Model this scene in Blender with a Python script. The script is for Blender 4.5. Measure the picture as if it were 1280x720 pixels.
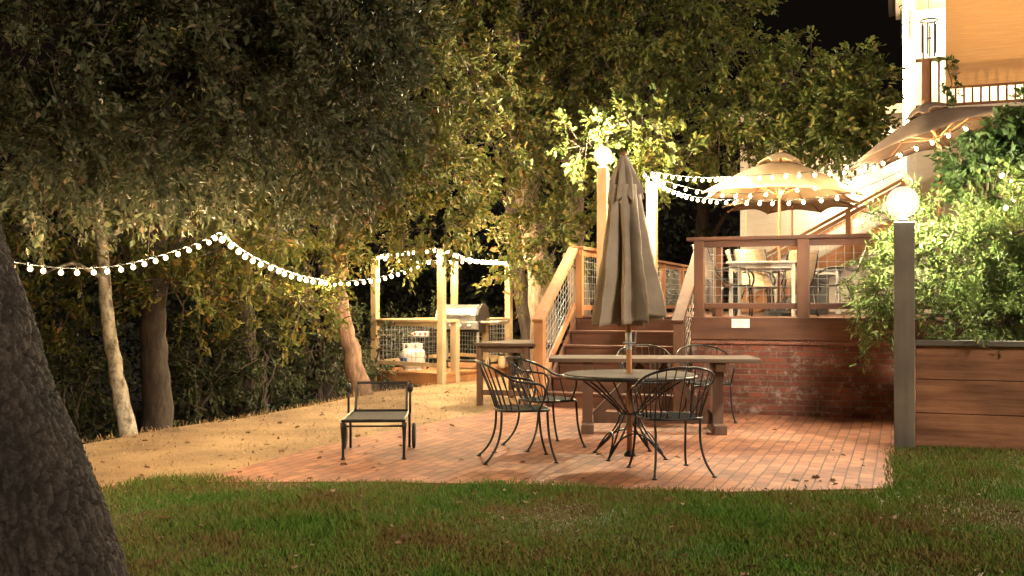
import bpy, bmesh, math, random
import numpy as np
from mathutils import Vector, Matrix, noise as mnoise
R = math.radians
random.seed(7)
for o in list(bpy.data.objects): bpy.data.objects.remove(o)
S = bpy.context.scene
COL = S.collection
# ------------------------------------------------------------------ camera, sky, added fill sun, exposure
FPX, HC, YH = 1300.0, 1.35, 380.0          # focal length in photo pixels, camera height, horizon row
cam_d = bpy.data.cameras.new('camera'); cam = bpy.data.objects.new('camera', cam_d); COL.objects.link(cam)
cam.location = (0, 0, HC); cam.rotation_euler = (R(90), 0, 0)
cam_d.sensor_width = 36; cam_d.lens = FPX/1280*36; cam_d.shift_y = (YH-360)/1280
cam_d.clip_start = 0.05; cam_d.clip_end = 500
S.camera = cam
wd = bpy.data.worlds.new('World'); S.world = wd; wd.use_nodes = True
bg = wd.node_tree.nodes['Background']
bg.inputs[0].default_value = (1.0, 0.72, 0.55, 1); bg.inputs[1].default_value = 0.0042
sun_d = bpy.data.lights.new('fill_sun', 'SUN'); fill_sun = bpy.data.objects.new('fill_sun', sun_d); COL.objects.link(fill_sun)
sun_d.energy = 2.8; sun_d.angle = R(10); sun_d.color = (1.0, 0.80, 0.58)  # fill added from behind the camera, standing for unseen house lights
fill_sun.rotation_euler = Vector((-0.50, 0.75, -0.42)).to_track_quat('-Z', 'Y').to_euler()
S.view_settings.view_transform = 'Standard'; S.view_settings.look = 'None'
S.view_settings.exposure = 0.0; S.view_settings.gamma = 1.0
S.render.engine = 'CYCLES'
S.cycles.use_denoising = True
S.cycles.max_bounces = 6; S.cycles.diffuse_bounces = 3; S.cycles.glossy_bounces = 3
S.cycles.transmission_bounces = 4; S.cycles.transparent_max_bounces = 6
S.cycles.sample_clamp_indirect = 4.0; S.cycles.caustics_reflective = False; S.cycles.caustics_refractive = False

# ------------------------------------------------------------------ placing helpers
def W(px, Y, py):                           # photo pixel at a known distance -> world point
    return Vector(((px-640)/FPX*Y, Y, HC-(py-YH)/FPX*Y))
def G(px, py):                              # photo pixel on the flat ground
    return W(px, FPX*HC/(py-YH), py)
ANG = R(-20.5)
U = Vector((math.cos(ANG), math.sin(ANG), 0)); V = Vector((-math.sin(ANG), math.cos(ANG), 0))
O0 = Vector((4.44, 12.1, 0))                # the patio's inner corner, where brick wall and patio edge meet
def F(a, b, z=0): return O0 + U*a + V*b + Vector((0, 0, z))

# ------------------------------------------------------------------ mesh builder
class MB:
    def __init__(s): s.v = []; s.f = []
    def add(s, vs, fs):
        n = len(s.v); s.v += [tuple(x) for x in vs]; s.f += [tuple(n+i for i in f) for f in fs]; return s
    def box(s, c, size, rz=0, rot=None):
        m = rot if rot is not None else Matrix.Rotation(rz, 3, 'Z')
        c = Vector(c); x, y, z = (d/2 for d in size)
        vs = [c + m @ Vector(p) for p in ((-x,-y,-z),(x,-y,-z),(x,y,-z),(-x,y,-z),(-x,-y,z),(x,-y,z),(x,y,z),(-x,y,z))]
        return s.add(vs, ((0,3,2,1),(4,5,6,7),(0,1,5,4),(1,2,6,5),(2,3,7,6),(3,0,4,7)))
    def beam(s, p0, p1, w, h, up=(0,0,1)):
        p0, p1 = Vector(p0), Vector(p1); d = p1-p0; L = d.length; x = d/L
        y = Vector(up).cross(x)
        if y.length < 1e-4: y = Vector((1,0,0)).cross(x)
        y.normalize(); z = x.cross(y)
        m = Matrix((x, y, z)).transposed()
        return s.box((p0+p1)/2, (L, w, h), rot=m)
    def tube(s, pts, r, n=8, cap=True):
        pts = [Vector(p) for p in pts]; k = len(pts)
        rs = list(r) if hasattr(r, '__len__') else [r]*k
        vs = []; nrm = None
        for i, p in enumerate(pts):
            d = (pts[min(i+1,k-1)]-pts[max(i-1,0)])
            d = d.normalized() if d.length > 1e-9 else Vector((0,0,1))
            if nrm is None:
                nrm = d.orthogonal().normalized()
            else:
                nrm = (nrm - d*nrm.dot(d)); nrm = nrm.normalized() if nrm.length > 1e-6 else d.orthogonal().normalized()
            b = d.cross(nrm)
            for j in range(n):
                a = 2*math.pi*j/n
                vs.append(p + (nrm*math.cos(a)+b*math.sin(a))*rs[i])
        fs = [(i*n+j, i*n+(j+1)%n, (i+1)*n+(j+1)%n, (i+1)*n+j) for i in range(k-1) for j in range(n)]
        if cap: fs += [tuple(range(n-1,-1,-1)), tuple((k-1)*n+j for j in range(n))]
        return s.add(vs, fs)
    def lathe(s, prof, c=(0,0,0), n=24, axis=None):
        c = Vector(c); q = Vector((0,0,1)).rotation_difference(Vector(axis)) if axis else None
        vs = []
        for r, z in prof:
            for j in range(n):
                a = 2*math.pi*j/n; p = Vector((max(r,1e-4)*math.cos(a), max(r,1e-4)*math.sin(a), z))
                vs.append(c + (q @ p if q else p))
        k = len(prof)
        fs = [(i*n+j, i*n+(j+1)%n, (i+1)*n+(j+1)%n, (i+1)*n+j) for i in range(k-1) for j in range(n)]
        fs += [tuple(range(n-1,-1,-1)), tuple((k-1)*n+j for j in range(n))]
        return s.add(vs, fs)
    def ball(s, c, r, n=10, m=6, sq=1.0):
        return s.lathe([(r*math.sin(math.pi*i/m), -r*sq*math.cos(math.pi*i/m)) for i in range(m+1)], c, n)
    def prism(s, poly, z0, z1):
        n = len(poly)
        vs = [(p[0],p[1],z0) for p in poly] + [(p[0],p[1],z1) for p in poly]
        return s.add(vs, [tuple(range(n-1,-1,-1)), tuple(range(n,2*n))] + [(i,(i+1)%n,n+(i+1)%n,n+i) for i in range(n)])
    def build(s, name, mat, parent=None, smooth=False, bevel=0, fix=False):
        me = bpy.data.meshes.new(name); me.from_pydata(s.v, [], s.f)
        if fix:
            bm = bmesh.new(); bm.from_mesh(me); bmesh.ops.recalc_face_normals(bm, faces=bm.faces); bm.to_mesh(me); bm.free()
        me.materials.append(mat); me.validate(); me.update()
        if smooth: me.polygons.foreach_set('use_smooth', [True]*len(me.polygons))
        return link(name, me, parent, bevel)
BASE = {}
def link(name, me, parent=None, bevel=0):
    o = bpy.data.objects.new(name, me); COL.objects.link(o)
    if parent is not None:
        o.parent = parent
        top = parent
        o.matrix_parent_inverse = BASE[top.name].inverted() if top.name in BASE else Matrix()
    if bevel:
        m = o.modifiers.new('bevel', 'BEVEL'); m.width = bevel; m.segments = 2; m.limit_method = 'ANGLE'
    return o
def tag(o, label=None, cat=None, group=None, kind=None):
    for k, v in (('label', label), ('category', cat), ('group', group), ('kind', kind)):
        if v: o[k] = v
    return o
def thing(name, label, cat, loc=(0,0,0), rz=0, group=None):
    """An Empty at the thing's base; its parts are modelled in world coordinates (or local ones when loc is 0)."""
    o = bpy.data.objects.new(name, None); COL.objects.link(o)
    o.location = loc; o.rotation_euler = (0,0,rz); o.empty_display_size = .1
    BASE[o.name] = Matrix.Translation(Vector(loc)) @ Matrix.Rotation(rz, 4, 'Z')
    return tag(o, label, cat, group)
def dup(root, loc, rz=0, label=None, scale=None):
    def cp(o, par):
        c = o.copy(); COL.objects.link(c)
        if par is not None: c.parent = par
        for ch in [x for x in KIDS.get(o.name, [])]: cp(ch, c)
        return c
    if root.name not in KIDS: fill_kids(root)
    r = cp(root, None); r.location = loc; r.rotation_euler = (0,0,rz)
    if label: r['label'] = label
    if scale: r.scale = scale
    return r
KIDS = {}
def fill_kids(o):
    KIDS[o.name] = [c for c in bpy.data.objects if c.parent == o]
    for c in KIDS[o.name]: fill_kids(c)

# ------------------------------------------------------------------ materials
def nt(name):
    m = bpy.data.materials.new(name); m.use_nodes = True
    return m, m.node_tree.nodes, m.node_tree.links, m.node_tree.nodes['Principled BSDF']
def ramp(N, stops):
    r = N.new('ShaderNodeValToRGB'); e = r.color_ramp.elements
    while len(e) < len(stops): e.new(.5)
    for el, (p, c) in zip(e, stops): el.position = p; el.color = (*c, 1)
    return r
def noise_mat(name, c1, c2, rough=.7, scale=8, bump=.2, metal=0, vscale=(1,1,1), rz=0, lo=.35, hi=.65, detail=6, spec=None, fine=None, coord='Object'):
    m, N, L, P = nt(name)
    tc = N.new('ShaderNodeTexCoord'); mp = N.new('ShaderNodeMapping')
    mp.vector_type = 'TEXTURE' if rz else 'POINT'
    if rz:
        mp.inputs['Rotation'].default_value = (0,0,rz); mp.inputs['Scale'].default_value = tuple(1/x for x in vscale)
    else: mp.inputs['Scale'].default_value = vscale
    L.new(tc.outputs[coord], mp.inputs[0])
    n = N.new('ShaderNodeTexNoise'); n.inputs['Scale'].default_value = scale; n.inputs['Detail'].default_value = detail
    n.inputs['Roughness'].default_value = .65
    L.new(mp.outputs[0], n.inputs['Vector'])
    r = ramp(N, [(lo, c1), (hi, c2)]); L.new(n.outputs[0], r.inputs[0])
    L.new(r.outputs[0], P.inputs['Base Color'])
    P.inputs['Roughness'].default_value = rough; P.inputs['Metallic'].default_value = metal
    if spec is not None: P.inputs['Specular IOR Level'].default_value = spec
    if bump:
        b = N.new('ShaderNodeBump'); b.inputs['Strength'].default_value = bump; b.inputs['Distance'].default_value = .02
        L.new(n.outputs[0], b.inputs['Height']); L.new(b.outputs[0], P.inputs['Normal'])
    return m
def wood(name, c1, c2, axis='z', rz=0, rough=.75, bump=.25, scale=6):
    vs = {'x': (.12,1.6,1.6), 'y': (1.6,.12,1.6), 'z': (1.6,1.6,.12)}[axis]
    m = noise_mat(name, c1, c2, rough, scale, bump, vscale=vs, rz=rz, lo=.3, hi=.7, detail=8)
    # large soft weathering over the grain
    N, L = m.node_tree.nodes, m.node_tree.links; P = N['Principled BSDF']
    tc = N.new('ShaderNodeTexCoord'); n2 = N.new('ShaderNodeTexNoise'); n2.inputs['Scale'].default_value = 1.7; n2.inputs['Detail'].default_value = 5
    L.new(tc.outputs['Object'], n2.inputs['Vector'])
    r2 = ramp(N, [(.3,(.62,.62,.62)),(.7,(1.15,1.12,1.08))]); L.new(n2.outputs[0], r2.inputs[0])
    src = P.inputs['Base Color'].links[0].from_socket
    mx = N.new('ShaderNodeMix'); mx.data_type = 'RGBA'; mx.blend_type = 'MULTIPLY'; mx.inputs[0].default_value = 1
    L.new(src, mx.inputs[6]); L.new(r2.outputs[0], mx.inputs[7]); L.new(mx.outputs[2], P.inputs['Base Color'])
    return m
def plain(name, c, rough=.5, metal=0): return noise_mat(name, tuple(x*.86 for x in c), tuple(min(1,x*1.1) for x in c), rough, 20, .04, metal)
def emit(name, c, s):
    m, N, L, P = nt(name); N.remove(P)
    e = N.new('ShaderNodeEmission'); e.inputs[0].default_value = (*c,1); e.inputs[1].default_value = s
    L.new(e.outputs[0], N['Material Output'].inputs[0]); return m
def leaf_mat(name, stops, trans=.3, rough=.52):
    m, N, L, P = nt(name)
    g = N.new('ShaderNodeNewGeometry'); r = ramp(N, stops); r.color_ramp.interpolation = 'LINEAR'
    L.new(g.outputs['Random Per Island'], r.inputs[0]); L.new(r.outputs[0], P.inputs['Base Color'])
    P.inputs['Roughness'].default_value = rough; P.inputs['Specular IOR Level'].default_value = .28
    t = N.new('ShaderNodeBsdfTranslucent'); L.new(r.outputs[0], t.inputs[0])
    mx = N.new('ShaderNodeMixShader'); mx.inputs[0].default_value = trans
    L.new(P.outputs[0], mx.inputs[1]); L.new(t.outputs[0], mx.inputs[2]); L.new(mx.outputs[0], N['Material Output'].inputs[0])
    return m
def fabric(name, c1, c2, trans=.25, scale=3):
    m = noise_mat(name, c1, c2, .9, scale, .12, detail=9)
    N, L = m.node_tree.nodes, m.node_tree.links; P = N['Principled BSDF']
    t = N.new('ShaderNodeBsdfTranslucent'); L.new(P.inputs['Base Color'].links[0].from_socket, t.inputs[0])
    mx = N.new('ShaderNodeMixShader'); mx.inputs[0].default_value = trans
    L.new(P.outputs[0], mx.inputs[1]); L.new(t.outputs[0], mx.inputs[2]); L.new(mx.outputs[0], N['Material Output'].inputs[0])
    return m
def brick_mat(name, c1, c2, mortar, bw, bh, rz=0, wall=False, msize=.008, bump=.6, white=0):
    m, N, L, P = nt(name)
    tc = N.new('ShaderNodeTexCoord'); mp = N.new('ShaderNodeMapping'); mp.vector_type = 'TEXTURE'
    mp.inputs['Rotation'].default_value = (0,0,rz)
    L.new(tc.outputs['Object'], mp.inputs[0]); vec = mp.outputs[0]
    if wall:
        sp = N.new('ShaderNodeSeparateXYZ'); cb = N.new('ShaderNodeCombineXYZ')
        ad = N.new('ShaderNodeMath'); L.new(vec, sp.inputs[0]); L.new(sp.outputs[0], ad.inputs[0]); L.new(sp.outputs[1], ad.inputs[1])
        L.new(ad.outputs[0], cb.inputs[0]); L.new(sp.outputs[2], cb.inputs[1]); vec = cb.outputs[0]
    nz = N.new('ShaderNodeTexNoise'); nz.inputs['Scale'].default_value = 3; nz.inputs['Detail'].default_value = 3
    L.new(vec, nz.inputs['Vector'])
    vm = N.new('ShaderNodeVectorMath'); vm.operation = 'SCALE'; vm.inputs[3].default_value = .022
    L.new(nz.outputs['Color'], vm.inputs[0])
    va = N.new('ShaderNodeVectorMath'); L.new(vec, va.inputs[0]); L.new(vm.outputs[0], va.inputs[1])
    b = N.new('ShaderNodeTexBrick'); L.new(va.outputs[0], b.inputs['Vector'])
    b.inputs['Scale'].default_value = 1; b.inputs['Brick Width'].default_value = bw; b.inputs['Row Height'].default_value = bh
    b.inputs['Mortar Size'].default_value = msize; b.inputs['Mortar Smooth'].default_value = .35; b.inputs['Bias'].default_value = -.1
    b.inputs['Color1'].default_value = (*c1,1); b.inputs['Color2'].default_value = (*c2,1); b.inputs['Mortar'].default_value = (*mortar,1)
    n = N.new('ShaderNodeTexNoise'); n.inputs['Scale'].default_value = 2.2; n.inputs['Detail'].default_value = 8; n.inputs['Roughness'].default_value = .7
    L.new(vec, n.inputs['Vector'])
    r = ramp(N, [(.3,(.45,.42,.4)),(.68,(1.3,1.25,1.2))]); L.new(n.outputs[0], r.inputs[0])
    mx = N.new('ShaderNodeMix'); mx.data_type = 'RGBA'; mx.blend_type = 'MULTIPLY'; mx.inputs[0].default_value = .9
    L.new(b.outputs[0], mx.inputs[6]); L.new(r.outputs[0], mx.inputs[7]); out = mx.outputs[2]
    n3 = N.new('ShaderNodeTexNoise'); n3.inputs['Scale'].default_value = 60; n3.inputs['Detail'].default_value = 4
    L.new(vec, n3.inputs['Vector'])
    if white:
        nw = N.new('ShaderNodeTexNoise'); nw.inputs['Scale'].default_value = 5.5; nw.inputs['Detail'].default_value = 9; nw.inputs['Roughness'].default_value = .8
        L.new(vec, nw.inputs['Vector'])
        rw = ramp(N, [(.52,(0,0,0)),(.66,(white,)*3)]); L.new(nw.outputs[0], rw.inputs[0])
        m2 = N.new('ShaderNodeMix'); m2.data_type = 'RGBA'; L.new(rw.outputs[0], m2.inputs[0]); L.new(out, m2.inputs[6])
        m2.inputs[7].default_value = (.55,.48,.43,1); out = m2.outputs[2]
    L.new(out, P.inputs['Base Color']); P.inputs['Roughness'].default_value = .82
    iv = N.new('ShaderNodeMath'); iv.operation = 'MULTIPLY_ADD'; iv.inputs[1].default_value = -1; iv.inputs[2].default_value = 1
    L.new(b.outputs['Fac'], iv.inputs[0])
    ad2 = N.new('ShaderNodeMath'); ad2.operation = 'MULTIPLY_ADD'; ad2.inputs[1].default_value = .35
    L.new(n3.outputs[0], ad2.inputs[0]); L.new(iv.outputs[0], ad2.inputs[2])
    bp = N.new('ShaderNodeBump'); bp.inputs['Strength'].default_value = bump; bp.inputs['Distance'].default_value = .012
    L.new(ad2.outputs[0], bp.inputs['Height']); L.new(bp.outputs[0], P.inputs['Normal'])
    return m

M = {}
M['deck_x'] = wood('stained deck wood lengthwise', (.070,.028,.015), (.150,.060,.032), 'x', ANG)
M['deck_y'] = wood('stained deck wood crosswise', (.070,.028,.015), (.150,.060,.032), 'y', ANG)
M['deck_z'] = wood('stained deck wood upright', (.08,.034,.018), (.16,.068,.036), 'z')
M['cedar'] = wood('orange cedar wood', (.28,.12,.05), (.42,.20,.085), 'z')
M['cedar_x'] = wood('orange cedar wood lengthwise', (.28,.12,.05), (.42,.20,.085), 'x', ANG)
M['pale'] = wood('pale pine post', (.36,.26,.14), (.50,.38,.22), 'z')
M['pale_x'] = wood('pale pine rail', (.36,.26,.14), (.50,.38,.22), 'x', R(-28))
M['planter'] = wood('planter board wood', (.16,.068,.037), (.45,.22,.125), 'x', ANG, bump=.5, scale=9)
M['grey_wood'] = wood('grey painted post', (.16,.145,.125), (.23,.21,.18), 'z')
M['grey_cap'] = wood('grey painted cap', (.11,.10,.088), (.17,.155,.135), 'x', ANG)
M['table_wood'] = wood('weathered picnic wood', (.052,.033,.022), (.11,.072,.049), 'x', rough=.95)
M['table_leg'] = wood('weathered trestle wood', (.07,.036,.022), (.125,.066,.042), 'z')
M['orange_floor'] = wood('orange platform boards', (.30,.13,.05), (.42,.20,.08), 'x', R(-28))
M['iron'] = noise_mat('dark wrought iron', (.010,.011,.012), (.022,.022,.022), .42, 40, .12, .4)
M['iron_seat'] = noise_mat('dark perforated iron', (.010,.010,.010), (.03,.03,.029), .95, 90, .3, 0, spec=.06)
M['wire'] = noise_mat('galvanised wire', (.30,.31,.32), (.45,.46,.46), .4, 30, .05, .7)
M['steel'] = noise_mat('brushed steel', (.26,.26,.26), (.40,.39,.38), .42, 30, .05, .85)
M['black'] = plain('black enamel', (.014,.014,.014), .35)
M['white'] = plain('white enamel', (.55,.53,.49), .4)
M['blue'] = plain('blue sticker', (.03,.12,.42), .5)
M['red'] = plain('red enamel', (.42,.03,.02), .4)
M['alu'] = noise_mat('grey aluminium', (.34,.33,.31), (.44,.43,.40), .45, 20, .05, .3)
M['canvas_taupe'] = fabric('taupe umbrella canvas', (.34,.285,.225), (.47,.395,.315), .12, 4)
M['canvas_tan'] = fabric('tan umbrella canvas', (.40,.29,.175), (.50,.37,.23), .35, 3)
M['canvas_brown'] = fabric('brown umbrella canvas', (.20,.135,.095), (.27,.19,.14), .2, 3)
M['sling'] = fabric('tan sling fabric', (.42,.31,.19), (.52,.39,.25), .2, 20)
M['mesh_sling'] = fabric('dark woven sling', (.014,.012,.010), (.028,.025,.02), .05, 60)
M['pole_wood'] = wood('varnished umbrella pole', (.26,.11,.045), (.36,.17,.075), 'z', rough=.45)
M['siding'] = noise_mat('cream painted siding', (.58,.51,.42), (.67,.60,.50), .6, 3, .05, vscale=(1,1,6))
M['trim'] = plain('white painted trim', (.74,.66,.52), .5)
M['roof'] = noise_mat('asphalt shingle', (.035,.03,.028), (.07,.06,.055), .9, 25, .5)
M['paper'] = plain('white paper', (.8,.78,.74), .7)
M['soil'] = noise_mat('dark soil', (.02,.014,.01), (.06,.042,.028), .95, 14, .8)
M['rubber'] = plain('black rubber', (.012,.012,.012), .8)
M['brass'] = plain('dull metal socket', (.03,.028,.025), .5, .3)
WARM = (1.0, .70, .36)
M['bulb'] = emit('lit warm filament', (1.0, .70, .36), 5600)
def glow_glass(name, c, s_, t_):  # glass emits by itself, imitating the soft halo around a lit core
    m, N, L, P = nt(name); N.remove(P)
    e = N.new('ShaderNodeEmission'); e.inputs[0].default_value = (*c,1); e.inputs[1].default_value = s_
    tr = N.new('ShaderNodeBsdfTransparent'); mx = N.new('ShaderNodeMixShader'); mx.inputs[0].default_value = t_
    L.new(tr.outputs[0], mx.inputs[1]); L.new(e.outputs[0], mx.inputs[2]); L.new(mx.outputs[0], N['Material Output'].inputs[0]); return m
M['bulb_halo'] = glow_glass('bulb glass with added halo', (1.0, .66, .30), 2.0, .6)
M['globe_glare'] = glow_glass('globe glass with added glare', (1.0, .90, .66), 1.6, .45)
M['flood'] = emit('lit white globe', (1.0, .88, .64), 4600)
M['flood_far'] = emit('lit white globe over stairs', (1.0, .86, .56), 10500)
M['rope'] = emit('lit rope light', (1.0, .72, .36), 70)
M['porch'] = emit('lit porch globe', (1.0, .80, .54), 3200)
M['soft'] = emit('small lit window lamp', (1.0, .62, .30), 60)
M['bark_dark'] = None
def bark(name, c1, c2, scale, vz=.28, bump=1.0, rz=None):
    m, N, L, P = nt(name)
    tc = N.new('ShaderNodeTexCoord'); mp = N.new('ShaderNodeMapping'); mp.inputs['Scale'].default_value = (1,1,vz)
    if rz: mp.inputs['Rotation'].default_value = rz
    L.new(tc.outputs['Object'], mp.inputs[0])
    nz = N.new('ShaderNodeTexNoise'); nz.inputs['Scale'].default_value = scale*.5; nz.inputs['Detail'].default_value = 4
    L.new(mp.outputs[0], nz.inputs['Vector'])
    vm = N.new('ShaderNodeVectorMath'); vm.operation = 'MULTIPLY_ADD'; vm.inputs[1].default_value = (.09,)*3
    L.new(nz.outputs['Color'], vm.inputs[0]); L.new(mp.outputs[0], vm.inputs[2])
    v = N.new('ShaderNodeTexVoronoi'); v.feature = 'DISTANCE_TO_EDGE'; v.inputs['Scale'].default_value = scale
    L.new(vm.outputs[0], v.inputs['Vector'])
    n2 = N.new('ShaderNodeTexNoise'); n2.inputs['Scale'].default_value = scale*3; n2.inputs['Detail'].default_value = 6; n2.inputs['Roughness'].default_value = .7
    L.new(mp.outputs[0], n2.inputs['Vector'])
    hm = N.new('ShaderNodeMath'); hm.operation = 'MULTIPLY_ADD'; hm.inputs[1].default_value = .35
    mr = N.new('ShaderNodeMapRange'); mr.inputs[2].default_value = .22; L.new(v.outputs[0], mr.inputs[0])
    L.new(n2.outputs[0], hm.inputs[0]); L.new(mr.outputs[0], hm.inputs[2])
    n3 = N.new('ShaderNodeTexNoise'); n3.inputs['Scale'].default_value = 2.2; n3.inputs['Detail'].default_value = 5
    L.new(tc.outputs['Object'], n3.inputs['Vector'])
    ad = N.new('ShaderNodeMath'); ad.operation = 'MULTIPLY_ADD'; ad.inputs[1].default_value = .5
    L.new(n3.outputs[0], ad.inputs[0]); L.new(hm.outputs[0], ad.inputs[2])
    r = ramp(N, [(.25,tuple(x*.45 for x in c1)),(.6,c1),(1.0,c2)])
    dv = N.new('ShaderNodeMath'); dv.operation = 'MULTIPLY'; dv.inputs[1].default_value = .62; L.new(ad.outputs[0], dv.inputs[0])
    L.new(dv.outputs[0], r.inputs[0]); L.new(r.outputs[0], P.inputs['Base Color']); P.inputs['Roughness'].default_value = .9
    b = N.new('ShaderNodeBump'); b.inputs['Strength'].default_value = bump; b.inputs['Distance'].default_value = .035
    L.new(hm.outputs[0], b.inputs['Height']); L.new(b.outputs[0], P.inputs['Normal'])
    return m
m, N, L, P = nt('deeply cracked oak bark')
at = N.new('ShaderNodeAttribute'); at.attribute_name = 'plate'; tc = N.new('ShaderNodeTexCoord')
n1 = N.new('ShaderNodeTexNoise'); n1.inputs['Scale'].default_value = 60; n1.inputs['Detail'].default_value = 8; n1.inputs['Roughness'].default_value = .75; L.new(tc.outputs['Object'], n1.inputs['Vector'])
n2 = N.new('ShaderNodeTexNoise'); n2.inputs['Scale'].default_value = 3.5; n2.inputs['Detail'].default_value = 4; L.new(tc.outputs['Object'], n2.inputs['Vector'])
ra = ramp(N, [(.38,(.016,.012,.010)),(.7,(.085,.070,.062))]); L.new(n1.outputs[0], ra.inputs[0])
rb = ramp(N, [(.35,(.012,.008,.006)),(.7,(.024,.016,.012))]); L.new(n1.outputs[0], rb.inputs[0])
mx = N.new('ShaderNodeMix'); mx.data_type = 'RGBA'; L.new(at.outputs['Fac'], mx.inputs[0]); L.new(rb.outputs[0], mx.inputs[6]); L.new(ra.outputs[0], mx.inputs[7])  # furrows darker: brown inner bark plus furrow shade put into the colour
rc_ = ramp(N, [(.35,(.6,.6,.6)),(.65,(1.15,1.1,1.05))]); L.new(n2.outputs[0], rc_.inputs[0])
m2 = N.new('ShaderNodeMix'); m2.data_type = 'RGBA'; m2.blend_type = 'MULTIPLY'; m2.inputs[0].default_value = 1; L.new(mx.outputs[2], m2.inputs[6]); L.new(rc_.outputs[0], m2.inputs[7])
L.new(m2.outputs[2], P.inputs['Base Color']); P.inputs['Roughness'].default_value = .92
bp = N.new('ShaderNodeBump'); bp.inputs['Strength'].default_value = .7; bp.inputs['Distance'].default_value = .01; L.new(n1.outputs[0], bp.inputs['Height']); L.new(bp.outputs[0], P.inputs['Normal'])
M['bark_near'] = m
M['bark_red'] = noise_mat('reddish oak bark', (.085,.045,.028), (.25,.15,.095), .9, 16, 1, vscale=(1,1,.3), lo=.36, hi=.66, detail=9)
M['bark_grey'] = noise_mat('grey oak bark', (.09,.065,.045), (.27,.20,.145), .9, 14, 1, vscale=(1,1,.3), lo=.36, hi=.66, detail=9)
M['bark_pale'] = noise_mat('mottled pale bark', (.08,.062,.046), (.38,.34,.27), .85, 14, .4, vscale=(1,1,.6), lo=.38, hi=.58, detail=8)
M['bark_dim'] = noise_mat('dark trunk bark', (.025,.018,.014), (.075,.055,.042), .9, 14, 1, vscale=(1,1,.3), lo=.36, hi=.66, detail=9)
M['twig'] = plain('thin twig bark', (.05,.034,.022), .9)
M['leaf_near'] = leaf_mat('near oak leaves', [(0,(.034,.044,.019)),(.5,(.062,.072,.033)),(.82,(.098,.10,.048)),(.95,(.15,.13,.08)),(1,(.17,.11,.06))])
M['leaf_oak'] = leaf_mat('oak leaves turning', [(0,(.036,.050,.010)),(.45,(.078,.090,.016)),(.72,(.12,.112,.024)),(.92,(.15,.115,.028)),(1,(.18,.09,.028))])
M['leaf_green'] = leaf_mat('green oak leaves', [(0,(.036,.054,.011)),(.5,(.072,.092,.018)),(.85,(.12,.12,.026)),(1,(.18,.13,.035))])
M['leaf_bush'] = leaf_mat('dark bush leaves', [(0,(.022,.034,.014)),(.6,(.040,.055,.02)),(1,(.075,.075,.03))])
M['leaf_shrub'] = leaf_mat('light narrow leaves', [(0,(.05,.085,.020)),(.4,(.095,.145,.032)),(.85,(.15,.195,.050)),(1,(.21,.19,.07))])
M['leaf_dark'] = leaf_mat('broad dark leaves', [(0,(.024,.05,.014)),(.6,(.045,.085,.02)),(1,(.08,.12,.035))])
M['leaf_ivy'] = leaf_mat('balcony vine leaves', [(0,(.05,.09,.02)),(1,(.11,.16,.05))])

# ------------------------------------------------------------------ ground
EY = [-20, 3, 6, 8, 10.1, 11.2, 12.4, 14, 16, 17.4, 19.5, 23, 30, 60, 200]
EX = [-14, -6.2, -5.2, -4.9, -4.2, -3.78, -3.23, -2.62, -2.12, -1.35, -.6, .9, 2.2, 5, 12]
def ground_z(x, y):
    e = np.interp(y, EY, EX); d = e - x
    d = np.maximum(d, 0)
    back = np.clip((y-20)/6, 0, 1) * np.clip((3.0-x)/3, 0, 1)
    return -np.minimum(.42*d*d/(d+.25), 3.2) - back*.6
xs = np.unique(np.concatenate([np.linspace(-150,-12,12), np.linspace(-12,8,161), np.linspace(8,150,12)]))
ys = np.unique(np.concatenate([np.linspace(-20,4,10), np.linspace(4,26,177), np.linspace(26,300,18)]))
X, Yg = np.meshgrid(xs, ys); Z = ground_z(X, Yg)
rng = np.random.default_rng(3)
Z += (np.sin(X*3.1+Yg*1.7)*.006 + np.sin(X*7.3-Yg*5.1)*.004) * (Yg < 30)
nx, ny = len(xs), len(ys)
idx = np.arange(nx*ny).reshape(ny, nx)
gf = np.stack([idx[:-1,:-1], idx[:-1,1:], idx[1:,1:], idx[1:,:-1]], -1).reshape(-1,4)
me = bpy.data.meshes.new('ground'); me.from_pydata(np.stack([X,Yg,Z-.012],-1).reshape(-1,3).tolist(), [], gf.tolist())
m, N, L, P = nt('dry straw soil')
tc = N.new('ShaderNodeTexCoord')
n1 = N.new('ShaderNodeTexNoise'); n1.inputs['Scale'].default_value = 1.3; n1.inputs['Detail'].default_value = 8; L.new(tc.outputs['Object'], n1.inputs['Vector'])
n2 = N.new('ShaderNodeTexNoise'); n2.inputs['Scale'].default_value = 45; n2.inputs['Detail'].default_value = 6; n2.inputs['Roughness'].default_value = .75; L.new(tc.outputs['Object'], n2.inputs['Vector'])
a_ = N.new('ShaderNodeMath'); a_.operation = 'MULTIPLY_ADD'; a_.inputs[1].default_value = .55; L.new(n1.outputs[0], a_.inputs[0])
b_ = N.new('ShaderNodeMath'); b_.operation = 'MULTIPLY'; b_.inputs[1].default_value = .45; L.new(n2.outputs[0], b_.inputs[0]); L.new(b_.outputs[0], a_.inputs[2])
r_ = ramp(N, [(.34,(.115,.068,.032)),(.5,(.25,.158,.076)),(.64,(.38,.255,.13))]); L.new(a_.outputs[0], r_.inputs[0]); L.new(r_.outputs[0], P.inputs['Base Color'])
P.inputs['Roughness'].default_value = .95
bp = N.new('ShaderNodeBump'); bp.inputs['Strength'].default_value = .7; bp.inputs['Distance'].default_value = .02; L.new(n2.outputs[0], bp.inputs['Height']); L.new(bp.outputs[0], P.inputs['Normal'])
me.materials.append(m); me.polygons.foreach_set('use_smooth', [True]*len(me.polygons))
me.materials.append(noise_mat('leaf litter darkened for night', (.006,.005,.003), (.022,.016,.009), .95, 9, .6))  # litter past the bank coloured near black, night darkness put into it
xc = (X[:-1,:-1]+X[1:,1:])/2; yc = (Yg[:-1,:-1]+Yg[1:,1:])/2
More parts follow.
